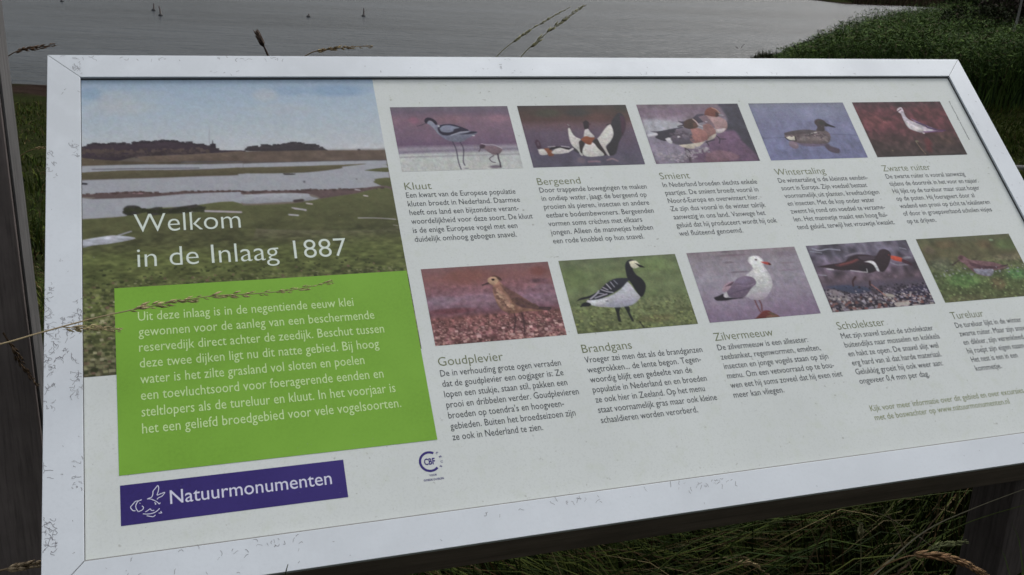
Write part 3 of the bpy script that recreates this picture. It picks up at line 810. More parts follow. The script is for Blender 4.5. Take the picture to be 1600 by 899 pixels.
def wood(dark, light, sc=(60, 60, 3)):
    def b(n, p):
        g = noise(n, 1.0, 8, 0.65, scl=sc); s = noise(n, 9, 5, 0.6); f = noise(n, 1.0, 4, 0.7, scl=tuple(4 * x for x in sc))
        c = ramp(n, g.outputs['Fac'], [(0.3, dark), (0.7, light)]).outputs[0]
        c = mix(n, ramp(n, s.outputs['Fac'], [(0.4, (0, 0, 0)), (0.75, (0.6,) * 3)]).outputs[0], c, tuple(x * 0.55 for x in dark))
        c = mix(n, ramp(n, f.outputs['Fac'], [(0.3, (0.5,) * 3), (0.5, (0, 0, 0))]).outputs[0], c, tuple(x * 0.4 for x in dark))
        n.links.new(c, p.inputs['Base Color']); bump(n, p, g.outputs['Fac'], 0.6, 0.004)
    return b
M_wood = mat('dark weathered timber', rough=0.8, build=wood((0.125, 0.105, 0.10), (0.23, 0.195, 0.187)))
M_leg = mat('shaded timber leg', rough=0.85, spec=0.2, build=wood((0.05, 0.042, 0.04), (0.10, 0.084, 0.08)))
M_woodx = mat('dark timber plank', rough=0.8, build=wood((0.13, 0.098, 0.085), (0.24, 0.185, 0.16), (3, 60, 60)))
M_grey = mat('grey timber', rough=0.85, spec=0.2, build=wood((0.095, 0.093, 0.093), (0.17, 0.165, 0.165)))
M_leaf = mat('grass blades', attr=True, rough=0.8, spec=0.04)
M_straw = mat('seed heads', attr=True, rough=0.75, spec=0.2)
M_metal = mat('dull steel', (0.04, 0.036, 0.034), 0.6)

# ---------------------------------------------------------------- terrain, water
SX = [-400, -60, -13, 0, 6, 9.5, 11, 12.5, 14.4, 16.8, 21.6, 26, 31.6, 50, 62, 400]
SY = [18, 24, 26.9, 30, 36, 42, 44.2, 45.5, 48, 52, 60, 68, 78, 108, 126, 132]
def shore(x): return np.interp(x, SX, SY)
def ground(x, y):
    x = np.asarray(x, float); y = np.asarray(y, float)
    d = (shore(x) - y + 0.35 * np.sin(x * 1.3) + 0.2 * np.sin(x * 3.1 + 1))
    far = np.where(x > 38, 124 - 0.02 * x, 420.0)
    d = np.maximum(d, (y - far) * 0.8)
    fs = np.interp(d, [-60, -10, 0, 4, 14, 60], [-3.4, -2.5, -2.03, -1.86, -1.0, 3.0])
    g = np.interp(y, [-400, -6, -2, 2.2, 8, 20, 60, 420, 460, 3000], [-2, -1.2, 0, 0, -1.2, -1.72, -1.7, -1.7, 2.5, 2.5])
    n = 0.05 * np.sin(x * 0.9 + 0.3 * y) + 0.04 * np.sin(y * 1.7 - x * 0.6) + 0.03 * np.sin(x * 3.7 + y * 2.9)
    return np.minimum(fs, g) + n * np.clip(np.hypot(x, y - 1) / 6, 0, 1) * (d > 1)
def axis_pts():
    a = np.concatenate([np.arange(0, 12, 0.3), np.arange(12, 70, 0.8), np.arange(70, 160, 4), np.geomspace(160, 1500, 24)]); return a
ax_ = axis_pts(); gx = np.concatenate([-ax_[::-1][:-1], ax_]); gy = np.concatenate([-ax_[::-3][:-1], ax_])
X, Y = np.meshgrid(gx, gy); Z = ground(X, Y)
w_ = len(gx); i = (np.arange(len(gy) - 1)[:, None] * w_ + np.arange(w_ - 1)[None]).ravel()
me = np_mesh('ground', np.stack([X.ravel(), Y.ravel(), Z.ravel()], 1), np.stack([i, i + 1, i + w_ + 1, i + w_], 1), True)
def b_ground(n, p):
    g = noise(n, 1.0, 6, 0.65); f = noise(n, 14, 6, 0.7); h = noise(n, 0.25, 3)
    c = ramp(n, g.outputs['Fac'], [(0.3, (0.022, 0.019, 0.011)), (0.5, (0.022, 0.029, 0.010)), (0.7, (0.038, 0.042, 0.015))]).outputs[0]
    c = mix(n, ramp(n, f.outputs['Fac'], [(0.35, (0.8,) * 3), (0.6, (0, 0, 0))]).outputs[0], c, (0.012, 0.013, 0.007))
    tc = node(n, 'ShaderNodeTexCoord'); sp = node(n, 'ShaderNodeSeparateXYZ'); n.links.new(tc.outputs['Object'], sp.inputs[0])
    zz = node(n, 'ShaderNodeMath', operation='MULTIPLY_ADD'); n.links.new(f.outputs['Fac'], zz.inputs[0]); zz.inputs[1].default_value = 0.12; n.links.new(sp.outputs['Z'], zz.inputs[2])
    mr = node(n, 'ShaderNodeMapRange'); n.links.new(zz.outputs[0], mr.inputs['Value']); mr.inputs['From Min'].default_value = -1.86; mr.inputs['From Max'].default_value = -1.78; mr.inputs['To Min'].default_value = 1; mr.inputs['To Max'].default_value = 0
    mud = ramp(n, noise(n, 1.0, 5, 0.7, scl=(0.6, 3, 3)).outputs['Fac'], [(0.35, (0.016, 0.011, 0.009)), (0.65, (0.034, 0.024, 0.020))]).outputs[0]
    c = mix(n, mr.outputs[0], c, mud); n.links.new(c, p.inputs['Base Color']); bump(n, p, f.outputs['Fac'], 0.7, 0.05)
link('ground', me, mat('rough grass and mud', rough=1.0, spec=0.0, build=b_ground), kind='structure')

wx = np.concatenate([-np.geomspace(1400, 1, 60), [0], np.geomspace(1, 1400, 60)]); wy = np.concatenate([np.linspace(14, 200, 80), np.geomspace(210, 1400, 10)])
X, Y = np.meshgrid(wx, wy); w_ = len(wx); i = (np.arange(len(wy) - 1)[:, None] * w_ + np.arange(w_ - 1)[None]).ravel()
me = np_mesh('water', np.stack([X.ravel(), Y.ravel(), np.full(X.size, -2.0)], 1), np.stack([i, i + 1, i + w_ + 1, i + w_], 1), True)
def b_water(n, p):
    p.inputs['IOR'].default_value = 1.33
    a = noise(n, 1.0, 5, 0.6, scl=(1.0, 2.6, 1)); b = noise(n, 1.0, 3, 0.5, scl=(0.03, 0.11, 1))
    s = node(n, 'ShaderNodeMath', operation='MULTIPLY_ADD'); n.links.new(b.outputs['Fac'], s.inputs[0]); s.inputs[1].default_value = 2.0; n.links.new(a.outputs['Fac'], s.inputs[2])
    a2 = noise(n, 1.0, 4, 0.6, scl=(0.22, 0.9, 1)); sm = node(n, 'ShaderNodeMath', operation='MULTIPLY_ADD'); n.links.new(a2.outputs['Fac'], sm.inputs[0]); sm.inputs[1].default_value = 2.6; n.links.new(a.outputs['Fac'], sm.inputs[2])
    bump(n, p, sm.outputs[0], 0.8, 0.26)
    c = ramp(n, b.outputs['Fac'], [(0.35, (0.020, 0.027, 0.033)), (0.65, (0.032, 0.040, 0.047))]).outputs[0]
    n.links.new(c, p.inputs['Base Color'])
    r = node(n, 'ShaderNodeMapRange'); n.links.new(b.outputs['Fac'], r.inputs['Value']); r.inputs['From Min'].default_value = 0.35; r.inputs['From Max'].default_value = 0.65; r.inputs['To Min'].default_value = 0.17; r.inputs['To Max'].default_value = 0.25
    n.links.new(r.outputs[0], p.inputs['Roughness'])
link('water', me, mat('grey rippled water', rough=0.2, build=b_water), kind='structure')

# ---------------------------------------------------------------- vegetation masses
def blades(x, y, h, wd, lean, segs, tint, zb=None, droop=0.5, seed=1):
    """many tapered leaves: arrays x,y,h,wd,lean ; tint (n,3)"""
    r = np.random.default_rng(seed); n = len(x); a = r.random(n) * 2 * math.pi; fa = a + r.normal(0, 0.9, n) + 1.2
    z = ground(x, y) - 0.02 if zb is None else zb
    V = np.zeros((n, segs + 1, 2, 3), np.float32); C = np.zeros((n, segs + 1, 2, 3), np.float32)
    for k in range(segs + 1):
        t = k / segs; hx = lean * (t ** 1.8); hz = h * (t - droop * np.clip(lean / np.maximum(h, 1e-3), 0, 1) * t ** 3)
        w2 = wd * 0.5 * (1 - t) ** 0.6 + 0.0003
        for s in (0, 1):
            sg = (-1, 1)[s]
            V[:, k, s, 0] = x + np.cos(a) * hx + sg * w2 * np.cos(fa); V[:, k, s, 1] = y + np.sin(a) * hx + sg * w2 * np.sin(fa); V[:, k, s, 2] = z + hz
            C[:, k, s] = tint
    b = (np.arange(n) * (segs + 1) * 2)[:, None] + (np.arange(segs) * 2)[None]; b = b.ravel()
    return V.reshape(-1, 3), np.stack([b, b + 1, b + 3, b + 2], 1), C.reshape(-1, 3)

def tints(n, cols, wts, r, var=0.3):
    c = np.array(cols)[r.choice(len(cols), n, p=wts)]; return c * (1 + var * r.normal(0, 1, (n, 1))).clip(0.35, 2)

GREENS = [(0.038, 0.060, 0.011), (0.070, 0.086, 0.018), (0.022, 0.036, 0.010), (0.125, 0.100, 0.050), (0.070, 0.042, 0.018)]
def field(name, n, xf, hf, wd, cols, wts, seed, label, segs=3, lean=0.6, var=0.3, cat='grass', even=False, leaves=0):
    r = np.random.default_rng(seed); x, y = xf(r, n); n = len(x)
    cl = 0.6 + 0.8 * (0.5 + 0.5 * np.sin(x * 2.1 + np.sin(y * 1.7) * 2)) * (0.5 + 0.5 * np.sin(y * 2.7 + x))
    h = hf(r, x, y) * (0.8 + 0.3 * r.random(n) if even else cl * (0.6 + 0.7 * r.random(n)))
    V, F, C = blades(x, y, h, wd * (0.6 + 0.8 * r.random(n)), h * lean * r.random(n) * 1.6, segs, tints(n, cols, wts, r, var), seed=seed)
    if leaves:
        k = r.integers(0, n, leaves); up = 1 - 0.5 * r.random(leaves) ** 2.2; p = np.stack([x[k] + r.normal(0, 0.2, leaves), y[k] + r.normal(0, 0.2, leaves), 0], 1) if False else np.stack([x[k] + r.normal(0, 0.2, leaves), y[k] + r.normal(0, 0.2, leaves), ground(x[k], y[k]) + h[k] * up * 0.95], 1)
        a = r.normal(0, 1, (leaves, 3)) * (1, 1, 0.55); a /= np.linalg.norm(a, axis=1)[:, None]; b = np.cross(a, r.normal(0, 0.5, (leaves, 3)) + (0, 0, 1)); b /= np.linalg.norm(b, axis=1)[:, None]
        s = 0.075 * (0.5 + r.random((leaves, 1))); LV = np.stack([p - a * s, p + b * s * 0.16, p + a * s, p - b * s * 0.16], 1).reshape(-1, 3)
        F = np.concatenate([F, np.arange(leaves * 4).reshape(-1, 4) + len(V)]); V = np.concatenate([V, LV]); C = np.concatenate([C, np.repeat(tints(leaves, cols, wts, r, var), 4, 0)])
    me = np_mesh(name, V, F); set_colors(me, C)
    return link(name, me, M_leaf, label=label, cat=cat, kind='stuff')
def near_xy(r, n):
    x = r.uniform(-2.6, 3.4, n); y = 0.95 + 3.6 * r.random(n) ** 1.2; return x, y
field('tall_grass', 44000, near_xy, lambda r, x, y: 0.36 + 0.12 * r.random(len(x)), 0.0055, [tuple(c * 0.55 for c in q) for q in GREENS], [.32, .18, .30, .10, .10], 11,  # greens dimmed so the colour includes the shade from the board
      'tall grass dimmed for the shade under and behind the board', 4, 0.8)
def slope_xy(r, n):
    y = 3.5 + 7 * r.random(n); x = r.uniform(-1, 1, n) * (3 + y * 0.75); return x, y
field('slope_grass', 42000, slope_xy, lambda r, x, y: 0.2 + 0.12 * r.random(len(x)), 0.012, GREENS, [.34, .26, .18, .12, .10], 12,
      'rough green and yellow grass on the slope behind the board', 3, 0.9)
def meadow_xy(r, n):
    y = 9 + 12.8 * r.random(n) ** 0.9; x = r.uniform(-1, 1, n) * (4 + y * 0.8)
    k = (shore(x) - y) > 4.9 + 0.8 * np.sin(x * 1.1); return x[k], y[k]
field('meadow_grass', 52000, meadow_xy, lambda r, x, y: 0.12 + 0.1 * r.random(len(x)), 0.022, GREENS, [.42, .3, .16, .08, .04], 13,
      'short green meadow grass between the slope and the mud', 2, 0.7)
def reed_in(x, y):
    lo = np.interp(x, [6, 9, 12, 14, 25, 45, 80], [33, 30, 27, 26.5, 27, 30, 40]) + 0.8 * np.sin(x * 0.9)
    return (x > np.interp(y, [24, 30, 44, 50], [6.5, 8.2, 10.9, 10.9])) & (y > lo) & (y < shore(x) - 0.2)
def reed_xy(r, n):
    y = 25 + 75 * r.random(n) ** 1.5; x = y * r.uniform(0.22, 0.7, n); k = reed_in(x, y); return x[k], y[k]
def reed_h(r, x, y):
    edge = np.clip(np.minimum(0.3 + 0.9 * (shore(x) - y), 0.10 + 0.20 * (x - 11) + np.clip(42 - y, 0, 20) * 0.1), 0.08, 1.0)
    mound = 1 + 0.10 * np.sin(x * 0.7 + y * 0.4) + 0.07 * np.sin(x * 1.9 - y * 1.1)
    return 1.62 * edge * mound
field('reed_bed', 80000, reed_xy, reed_h, 0.035, [(0.056, 0.096, 0.025), (0.032, 0.056, 0.021), (0.082, 0.128, 0.032), (0.068, 0.056, 0.034)], [.4, .3, .2, .1], 14,
      'dense bed of green reeds running along the water on the right', 3, 0.6, 0.3, 'reeds', True, 300000)
def edge_xy(r, n):
    x = r.uniform(9.4, 11.6, n); y = shore(x) + r.normal(0, 0.35, n); return x, y
field('shore_weed', 700, edge_xy, lambda r, x, y: 0.16 + 0.2 * r.random(len(x)), 0.05, [(0.02, 0.025, 0.012), (0.03, 0.03, 0.015)], [.5, .5], 15,
      'low dark weed straggling into the water at the reed corner', 2, 0.8)
def lawn_xy(r, n):
    y = 3 + 25 * r.random(n) ** 0.8; x = y * np.where(r.random(n) < 0.5, r.uniform(0.36, 0.64, n), r.uniform(-0.1, 0.9, n)); return x, y
field('bank_grass', 75000, lawn_xy, lambda r, x, y: 0.14 + 0.1 * r.random(len(x)), 0.018, GREENS, [.5, .34, .1, .04, .02], 16,
      'bright green grass on the bank to the right of the board', 2, 0.7)
def fb_xy(r, n):
    x = r.uniform(40, 110, n); y = 124 + r.random(n) * 10; return x, y
field('far_reeds', 9000, fb_xy, lambda r, x, y: 1.0 + 0.6 * r.random(len(x)), 0.12, [(0.05, 0.035, 0.022), (0.03, 0.026, 0.014), (0.04, 0.05, 0.02)], [.5, .3, .2], 17,
      'brown reeds on the far bank of the water', 2, 0.3, 0.3, 'reeds')

# leaf clumps for bushes
def leaf_crown(centers, radii, n, size, cols, wts, seed):
    r = np.random.default_rng(seed); c = np.array(centers); R_ = np.array(radii)
    k = r.choice(len(c), n, p=R_[:, 0] ** 2 / (R_[:, 0] ** 2).sum()); u = r.normal(0, 1, (n, 3)); u /= np.linalg.norm(u, axis=1)[:, None]
    p = c[k] + u * R_[k] * (0.62 + 0.42 * r.random((n, 1)))
    a = r.normal(0, 1, (n, 3)); a /= np.linalg.norm(a, axis=1)[:, None]; b = np.cross(a, r.normal(0, 1, (n, 3))); b /= np.linalg.norm(b, axis=1)[:, None]
    s = size * (0.6 + 0.8 * r.random((n, 1))); V = np.stack([p - a * s, p + b * s * 0.45, p + a * s, p - b * s * 0.45], 1).reshape(-1, 3)
    F = np.arange(n * 4).reshape(n, 4); C = np.repeat(tints(n, cols, wts, r, 0.3), 4, 0); return V, F, C
BUSH = [(0.030, 0.048, 0.018), (0.046, 0.070, 0.022), (0.056, 0.050, 0.026), (0.018, 0.026, 0.014)]
def bush(x, y, wd, ht, seed, label, cols=BUSH, wts=(.4, .3, .1, .2), n=5200, leaf=None):
    r = np.random.default_rng(seed); z = float(ground(x, y))
    root = empty('bush', (x, y, z), label=label, cat='bush', group='bushes beyond and among the reeds')
    cs = [(r.uniform(-1, 1) * wd * 0.5, r.uniform(-1, 1) * wd * 0.35, ht * r.uniform(0.25, 0.72)) for _ in range(9)]
    rd = [(wd * r.uniform(0.2, 0.34), wd * r.uniform(0.18, 0.3), ht * r.uniform(0.2, 0.3)) for _ in cs]
    V, F, C = leaf_crown(cs, rd, n, leaf or 0.13 * ht / 2.6, cols, wts, seed); me = np_mesh('crown', V, F); set_colors(me, C); link('crown', me, M_leaf, root)
    parts = []
    for q in range(6):
        c = cs[q]; parts.append(tube(spline([(c[0] * 0.15, c[1] * 0.15, -0.1), (c[0] * 0.4, c[1] * 0.4, c[2] * 0.5), (c[0], c[1], c[2])], 4), np.linspace(0.05, 0.012, 9), 5))
    V, F = join(parts); link('stem', np_mesh('stem', V, F, True), M_wood, root)
bush(33.0, 74, 5.0, 3.6, 31, 'dark rounded bush at the far end of the reed bed, nearest the open water')
bush(34.0, 66, 4.5, 3.4, 32, 'dense green bush in the middle of the row beyond the reeds')
bush(31.0, 57, 4.2, 3.0, 33, 'brownish bush behind the bare sapling', [(0.05, 0.03, 0.026), (0.035, 0.022, 0.02), (0.03, 0.034, 0.014), (0.02, 0.014, 0.012)])
bush(40.0, 73, 6.0, 4.2, 34, 'tall dark bush at the back right, its top outside the frame')
bush(28.4, 62.0, 3.4, 2.6, 35, 'low rounded green bush in front of the bush row, left of the sapling')
bush(21.4, 42.0, 3.8, 3.2, 37, 'dark brownish bush at the right edge of the photo behind the sapling', [(0.034, 0.026, 0.022), (0.024, 0.030, 0.014), (0.040, 0.030, 0.026), (0.014, 0.012, 0.010)], n=17000, leaf=0.065)
bush(17.7, 39.5, 3.0, 2.8, 38, 'bush darkened for the shadowed dip in the reeds left of the sapling', [(0.026, 0.034, 0.014), (0.018, 0.026, 0.012), (0.034, 0.026, 0.018), (0.012, 0.014, 0.009)], n=15000, leaf=0.065)  # leaf colours kept dark to stand for shadow among the shrubs
bush(56.0, 118, 9.0, 3.6, 36, 'distant dark bush standing where the reeds meet the far bank', n=6000)

M_bark = mat('pale bark', rough=0.85, spec=0.2, build=wood((0.16, 0.155, 0.15), (0.34, 0.33, 0.32), (8, 8, 2)))
def sapling(x, y):
    z = float(ground(x, y)); root = empty('sapling', (x, y, z), label='thin bare grey sapling forking at the top right corner of the photo', cat='tree')
    V, F = tube(spline([(0, 0, -0.1), (0.02, 0, 0.9), (0.1, 0, 1.9), (0.12, 0, 2.5)], 5), np.linspace(0.055, 0.035, 16), 7)
    link('trunk', np_mesh('trunk', V, F, True), M_bark, root)
    for pts in ([(0.12, 0, 2.45), (-0.12, 0.05, 2.75), (-0.28, 0.1, 3.2), (-0.3, 0.1, 3.8)], [(0.12, 0, 2.45), (0.4, 0, 2.55), (0.7, 0.1, 2.95), (0.8, 0.1, 3.7)], [(0.12, 0, 2.5), (0.2, -0.1, 3.1), (0.15, -0.1, 3.9)]):
        V, F = tube(spline(pts, 4), np.linspace(0.032, 0.010, (len(pts) - 1) * 4 + 1), 5); link('branch', np_mesh('branch', V, F, True), M_bark, root)
    cs = [(0.5, 0.1, 3.5), (-0.3, 0, 3.8), (0.1, 0, 4.2)]; V, F, C = leaf_crown(cs, [(0.6, 0.6, 0.5)] * 3, 900, 0.06, BUSH, (.4, .4, .1, .1), 77)
    me = np_mesh('crown', V, F); set_colors(me, C); link('crown', me, M_leaf, root)

def at(px, py, y):
    """point at forward distance y seen at a photo pixel (1600 wide)"""
    d = RIGHT * (px - 800) + UP * (449.5 - py) - BACK * 1562; return EYE + d * (y / d.y)

p = at(1581, 55, 36.5); sapling(p.x, p.y)
# driftwood log on the bank
p = at(1590, 181, 17); z = float(ground(p.x, p.y))
V, F = tube(spline([(-0.45, 0, 0.02), (-0.1, 0.03, 0.06), (0.3, 0, 0.05), (0.8, -0.05, 0.1)], 5), [0.03, .05, .055, .05, .06, .055, .06, .06, .055, .06, .06, .055, .05, .05, .055, .04], 8)
o = link('driftwood_log', np_mesh('driftwood_log', V, F, True), M_grey, label='pale driftwood log lying on the grass bank at the right edge', cat='log'); o.location = (p.x, p.y, z + 0.02)

# stakes standing in the water
for k, (px, py, hh, tlt, lab) in enumerate(((240, 17, 0.42, 4, 'slimmer stake of the close pair standing in the water'), (251, 25, 0.52, -5, 'thicker stake of the close pair standing in the water'),
        (482, 27, 0.2, 8, 'stub of a stake barely above the water, alone between the others'), (568, 26, 0.5, 2, 'rightmost dark stake standing upright in the water'), (97, 3, 0.35, -3, 'leftmost dark stake at the top edge of the photo'))):
    d = at(px, py, 1.0) - EYE; t = (-2.0 - EYE.z) / d.z; P = EYE + d * t
    root = empty('wooden_stake', P, label=lab, cat='stake', group='stakes standing in the water')
    V, F = tube([(0, 0, -0.6), (0, 0, 0), (0.01, 0, hh * 0.5), (0.0, 0, hh)], [0.045, 0.06, 0.05, 0.03], 7)
    o = link('stake_post', np_mesh('stake_post', V, F, True), M_wood, root); o.rotation_euler = (0, R(tlt), 0)
    V, F = tube([(0, 0, -0.05), (0, 0, 0.05), (0, 0, 0.12)], [0.10, 0.13, 0.04], 9); link('weed_collar', np_mesh('weed_collar', V, F, True), M_black, root)
d = at(1156, 76, 1.0) - EYE; P = EYE + d * ((-2.0 - EYE.z) / d.z)
V, F = join([tube(spline([(0, 0, -0.1), (-0.12, 0, 0.04), (-0.2, 0, 0.06)], 3), 0.015, 5), tube(spline([(0, 0, -0.1), (0.1, 0, 0.1), (0.2, 0, 0.22)], 3), 0.012, 5)])
o = link('forked_twig', np_mesh('forked_twig', V, F, True), M_wood, label='small forked twig sticking out of the water near the reeds', cat='twig'); o.location = P

# ---------------------------------------------------------------- the information board
YAW = math.atan2(0.317689, 0.948195)
BX = Vector((0.948195, 0.317689, 0)); BV = Vector((-0.23588, 0.704023, 0.669859)); BN = Vector((0.212807, -0.635157, 0.742488)); BO = Vector((-0.55064, 1.18553, 1.37837))
BW, BH = 1.30, 0.6376
base = BO + BX * 0.65 - BV * BH * 0.5; base.z = 0.0
board = empty('info_board', base, YAW, label='large tilted information board in a white frame on dark timber legs', cat='information board')
INV = (Matrix.Translation(base) @ Matrix.Rotation(YAW, 4, 'Z')).inverted()
TILT = INV @ Matrix(((BX.x, BV.x, BN.x, BO.x), (BX.y, BV.y, BN.y, BO.y), (BX.z, BV.z, BN.z, BO.z), (0, 0, 0, 1)))   # board plane -> board's own space
# board plane coordinates: x to the right, y up the slope (0 at the outer top edge, negative below), z out of the face
T0, RT = 0.0, 0.0345
def rail(pts, name, label=None):
    """mitred rail: 4 corners in plane coordinates (outer a, outer b, inner b, inner a)"""
    bm = bmesh.new(); lo = [bm.verts.new((x, y, -0.0068)) for x, y in pts]; hi = [bm.verts.new((x, y, T0)) for x, y in pts]
    bm.faces.new(hi); bm.faces.new(lo[::-1])
    for k in range(4): bm.faces.new((lo[k], lo[(k + 1) % 4], hi[(k + 1) % 4], hi[k]))
    me = bm_mesh(name, bm, 0.00045, 2); return link(name, me, M_frame, board, TILT)
g = 0.0004
IN = (0.0352, -0.0335, 1.2665, -0.6018)   # opening left, top, right, bottom
rails = {}
rails['top'] = rail([(g, 0), (BW - g, 0), (IN[2] - g, IN[1]), (IN[0] + g, IN[1])], 'frame_rail')
rails['bottom'] = rail([(BW - g, -BH), (g, -BH), (IN[0] + g, IN[3]), (IN[2] - g, IN[3])], 'frame_rail')
rails['left'] = rail([(0, -BH + g), (0, -g), (IN[0], IN[1] - g), (IN[0], IN[3] + g)], 'frame_rail')
rails['right'] = rail([(BW, -g), (BW, -BH + g), (IN[2], IN[3] + g), (IN[2], IN[1] - g)], 'frame_rail')
# dark filler showing in the mitre joints
for (ax, ay), (bx, by) in (((0.001, -0.001), (IN[0], IN[1])), ((BW - 0.001, -0.001), (IN[2], IN[1])), ((0.001, -BH + 0.001), (IN[0], IN[3])), ((BW - 0.001, -BH + 0.001), (IN[2], IN[3]))):
    bm = bmesh.new(); d = Vector((bx - ax, by - ay, 0)); nrm = Vector((-d.y, d.x, 0)).normalized() * 0.0009
    q = [Vector((ax, ay, 0)) + nrm, Vector((bx, by, 0)) + nrm, Vector((bx, by, 0)) - nrm, Vector((ax, ay, 0)) - nrm]
    lo = [bm.verts.new((v.x, v.y, -0.0064)) for v in q]; hi = [bm.verts.new((v.x, v.y, -0.0007)) for v in q]
    bm.faces.new(hi); bm.faces.new(lo[::-1])
    for k in range(4): bm.faces.new((lo[k], lo[(k + 1) % 4], hi[(k + 1) % 4], hi[k]))
    link('mitre_filler', bm_mesh('mitre_filler', bm), M_joint, board, TILT)
PZ = -0.004
panel = link('printed_panel', box('printed_panel', IN[0] - 0.008, IN[2] + 0.008, IN[3] - 0.008, IN[1] + 0.008, PZ - 0.003, PZ), M_panel, board, TILT @ Matrix.Translation((0, 0, -0.0)))
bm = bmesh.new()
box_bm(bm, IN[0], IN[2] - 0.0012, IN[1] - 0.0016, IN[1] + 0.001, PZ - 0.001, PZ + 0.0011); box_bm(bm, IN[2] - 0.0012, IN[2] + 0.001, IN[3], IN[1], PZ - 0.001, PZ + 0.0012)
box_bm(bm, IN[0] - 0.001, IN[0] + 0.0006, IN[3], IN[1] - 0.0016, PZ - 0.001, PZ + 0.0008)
link('lip_shade_seal', bm_mesh('lip_shade_seal', bm), M_black, board, TILT)  # seal line doubles as painted shade under the frame lip
link('lip_cover_strip', box('lip_cover_strip', IN[0], IN[2], IN[3] - 0.0006, IN[3] + 0.0011, PZ - 0.001, PZ + 0.0036), mat('lip cover grey', (0.26, 0.26, 0.25), 0.8), board, TILT)  # added grey strip, dulls the lower lip where it catches the sky
# timber behind the panel
for k in range(6):
    y1 = -0.004 - k * 0.1055; link('backing_plank', box('backing_plank', 0.004, BW - 0.004, y1 - (0.1035 if k < 5 else 0.1055), y1, -0.062 - (0.028 if k == 5 else 0), -0.0072, 0.003), M_woodx, board, TILT)
# legs: two uprights of two planks each, set under the board
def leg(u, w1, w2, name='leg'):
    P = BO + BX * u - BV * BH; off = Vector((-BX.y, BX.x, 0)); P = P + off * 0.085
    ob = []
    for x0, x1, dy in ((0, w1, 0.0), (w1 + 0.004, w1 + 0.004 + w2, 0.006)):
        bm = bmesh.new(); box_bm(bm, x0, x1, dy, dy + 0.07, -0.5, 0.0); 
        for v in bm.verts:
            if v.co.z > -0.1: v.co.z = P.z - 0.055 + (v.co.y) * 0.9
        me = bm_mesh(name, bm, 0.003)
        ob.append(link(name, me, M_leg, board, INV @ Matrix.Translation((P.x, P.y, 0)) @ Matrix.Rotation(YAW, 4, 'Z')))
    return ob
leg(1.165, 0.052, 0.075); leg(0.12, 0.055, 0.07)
# ---- print on the panel (children of the panel, a fraction of a millimetre proud)
mm = 0.001
def flat(name, x0, y0, x1, y1, z, m):
    me = bpy.data.meshes.new(name); me.from_pydata([(x0 * mm, -y1 * mm, z), (x1 * mm, -y1 * mm, z), (x1 * mm, -y0 * mm, z), (x0 * mm, -y0 * mm, z)], [], [(0, 1, 2, 3)])
    return link(name, me, m, panel)
Z1, Z2, Z3 = PZ + 0.00012, PZ + 0.00024, PZ + 0.00036
img = paint(LANDSCAPE, 380, 428, 1126)
link('landscape_print', print_mesh('landscape_print', 0.0352, -0.4175, 0.3765, -0.0335, Z1, img, INK), M_photo, panel, label='printed photo of wet grassland with a distant church under a pale sky')
flat('green_block', 66, 318, 375.5, 523.5, Z2, M_green); logo_block = flat('purple_block', 66.5, 533.3, 276.5, 572.6, Z1, M_purple)
XS = [392.2, 559.6, 729.2, 901.2, 1073]
DESC = {'avocet': 'a black and white avocet with its chick', 'shelduck': 'a shelduck spreading its wings', 'wigeon': 'a pair of wigeons at rest', 'teal': 'a teal on blue water', 'dark_wader': 'a pale wader on dark red ground',
        'golden_plover': 'a golden plover on stony ground', 'barnacle_goose': 'a barnacle goose on green grass', 'herring_gull': 'a white gull on a rock', 'oystercatcher': 'an oystercatcher among mussels', 'redshank': 'a redshank in green grass'}
for k, (nm, ops) in enumerate(PHOTOS.items()):
    x0 = XS[k % 5]; y0, y1 = ((80.3, 179.8), (317.3, 415.7))[k // 5]; x1 = x0 + (154, 154, 155, 156, 156)[k % 5]
    img = paint(ops, 208, 133, 640)
    link('bird_photo', print_mesh('bird_photo', x0 * mm, -y1 * mm, x1 * mm, -y0 * mm, Z1, img, INK), M_photo, panel, label='printed photo of ' + DESC[nm])

def text_arrays(s, res=3, offset=0.0, shear=0.0):
    cu = bpy.data.curves.new('t', 'FONT'); cu.body = s; cu.resolution_u = res; cu.offset = offset; cu.shear = shear; cu.fill_mode = 'FRONT'
    ob = bpy.data.objects.new('t', cu); COL.objects.link(ob)
    dg = bpy.context.evaluated_depsgraph_get(); me = bpy.data.meshes.new_from_object(ob.evaluated_get(dg))
    n = len(me.vertices); V = np.zeros(n * 3, np.float32); me.vertices.foreach_get('co', V); V = V.reshape(-1, 3)
    me.calc_loop_triangles(); F = np.zeros(len(me.loop_triangles) * 3, np.int32); me.loop_triangles.foreach_get('vertices', F)
    bpy.data.objects.remove(ob); bpy.data.meshes.remove(me); bpy.data.curves.remove(cu)
    return V, F.reshape(-1, 3)
def text_mesh(name, lines, m, z, parent, label=None, offset=0.0, res=2, size=None):
    """lines: (string, x mm, baseline mm, width mm, size mm)"""
    parts = []
    for s, x, b, wd, sz in lines:
        V, F = text_arrays(s, res, offset); x0, x1 = V[:, 0].min(), V[:, 0].max()
        V = V.copy(); V[:, 0] = (V[:, 0] - x0) * (wd / (x1 - x0)) + x; V[:, 1] = V[:, 1] * sz - b; V[:, :2] *= mm; V[:, 2] = z; parts.append((V, F))
    V, F = join(parts); me = np_mesh(name, V, F)
    return link(name, me, m, parent, label=label)
TS, HS = 11.2, 15.4
for t, x, tb, tw, b0, pitch, ls in TEXTS:
    text_mesh('heading_text', [(t, x, tb, tw, HS)], M_olive, Z1, panel, 'olive heading reading ' + t, offset=-0.004, res=3)
    text_mesh('body_text', [(s, x, b0 + pitch * k, wd, TS) for k, (s, wd) in enumerate(ls)], M_text, Z1, panel, 'grey paragraph under the heading ' + t, offset=0.0)
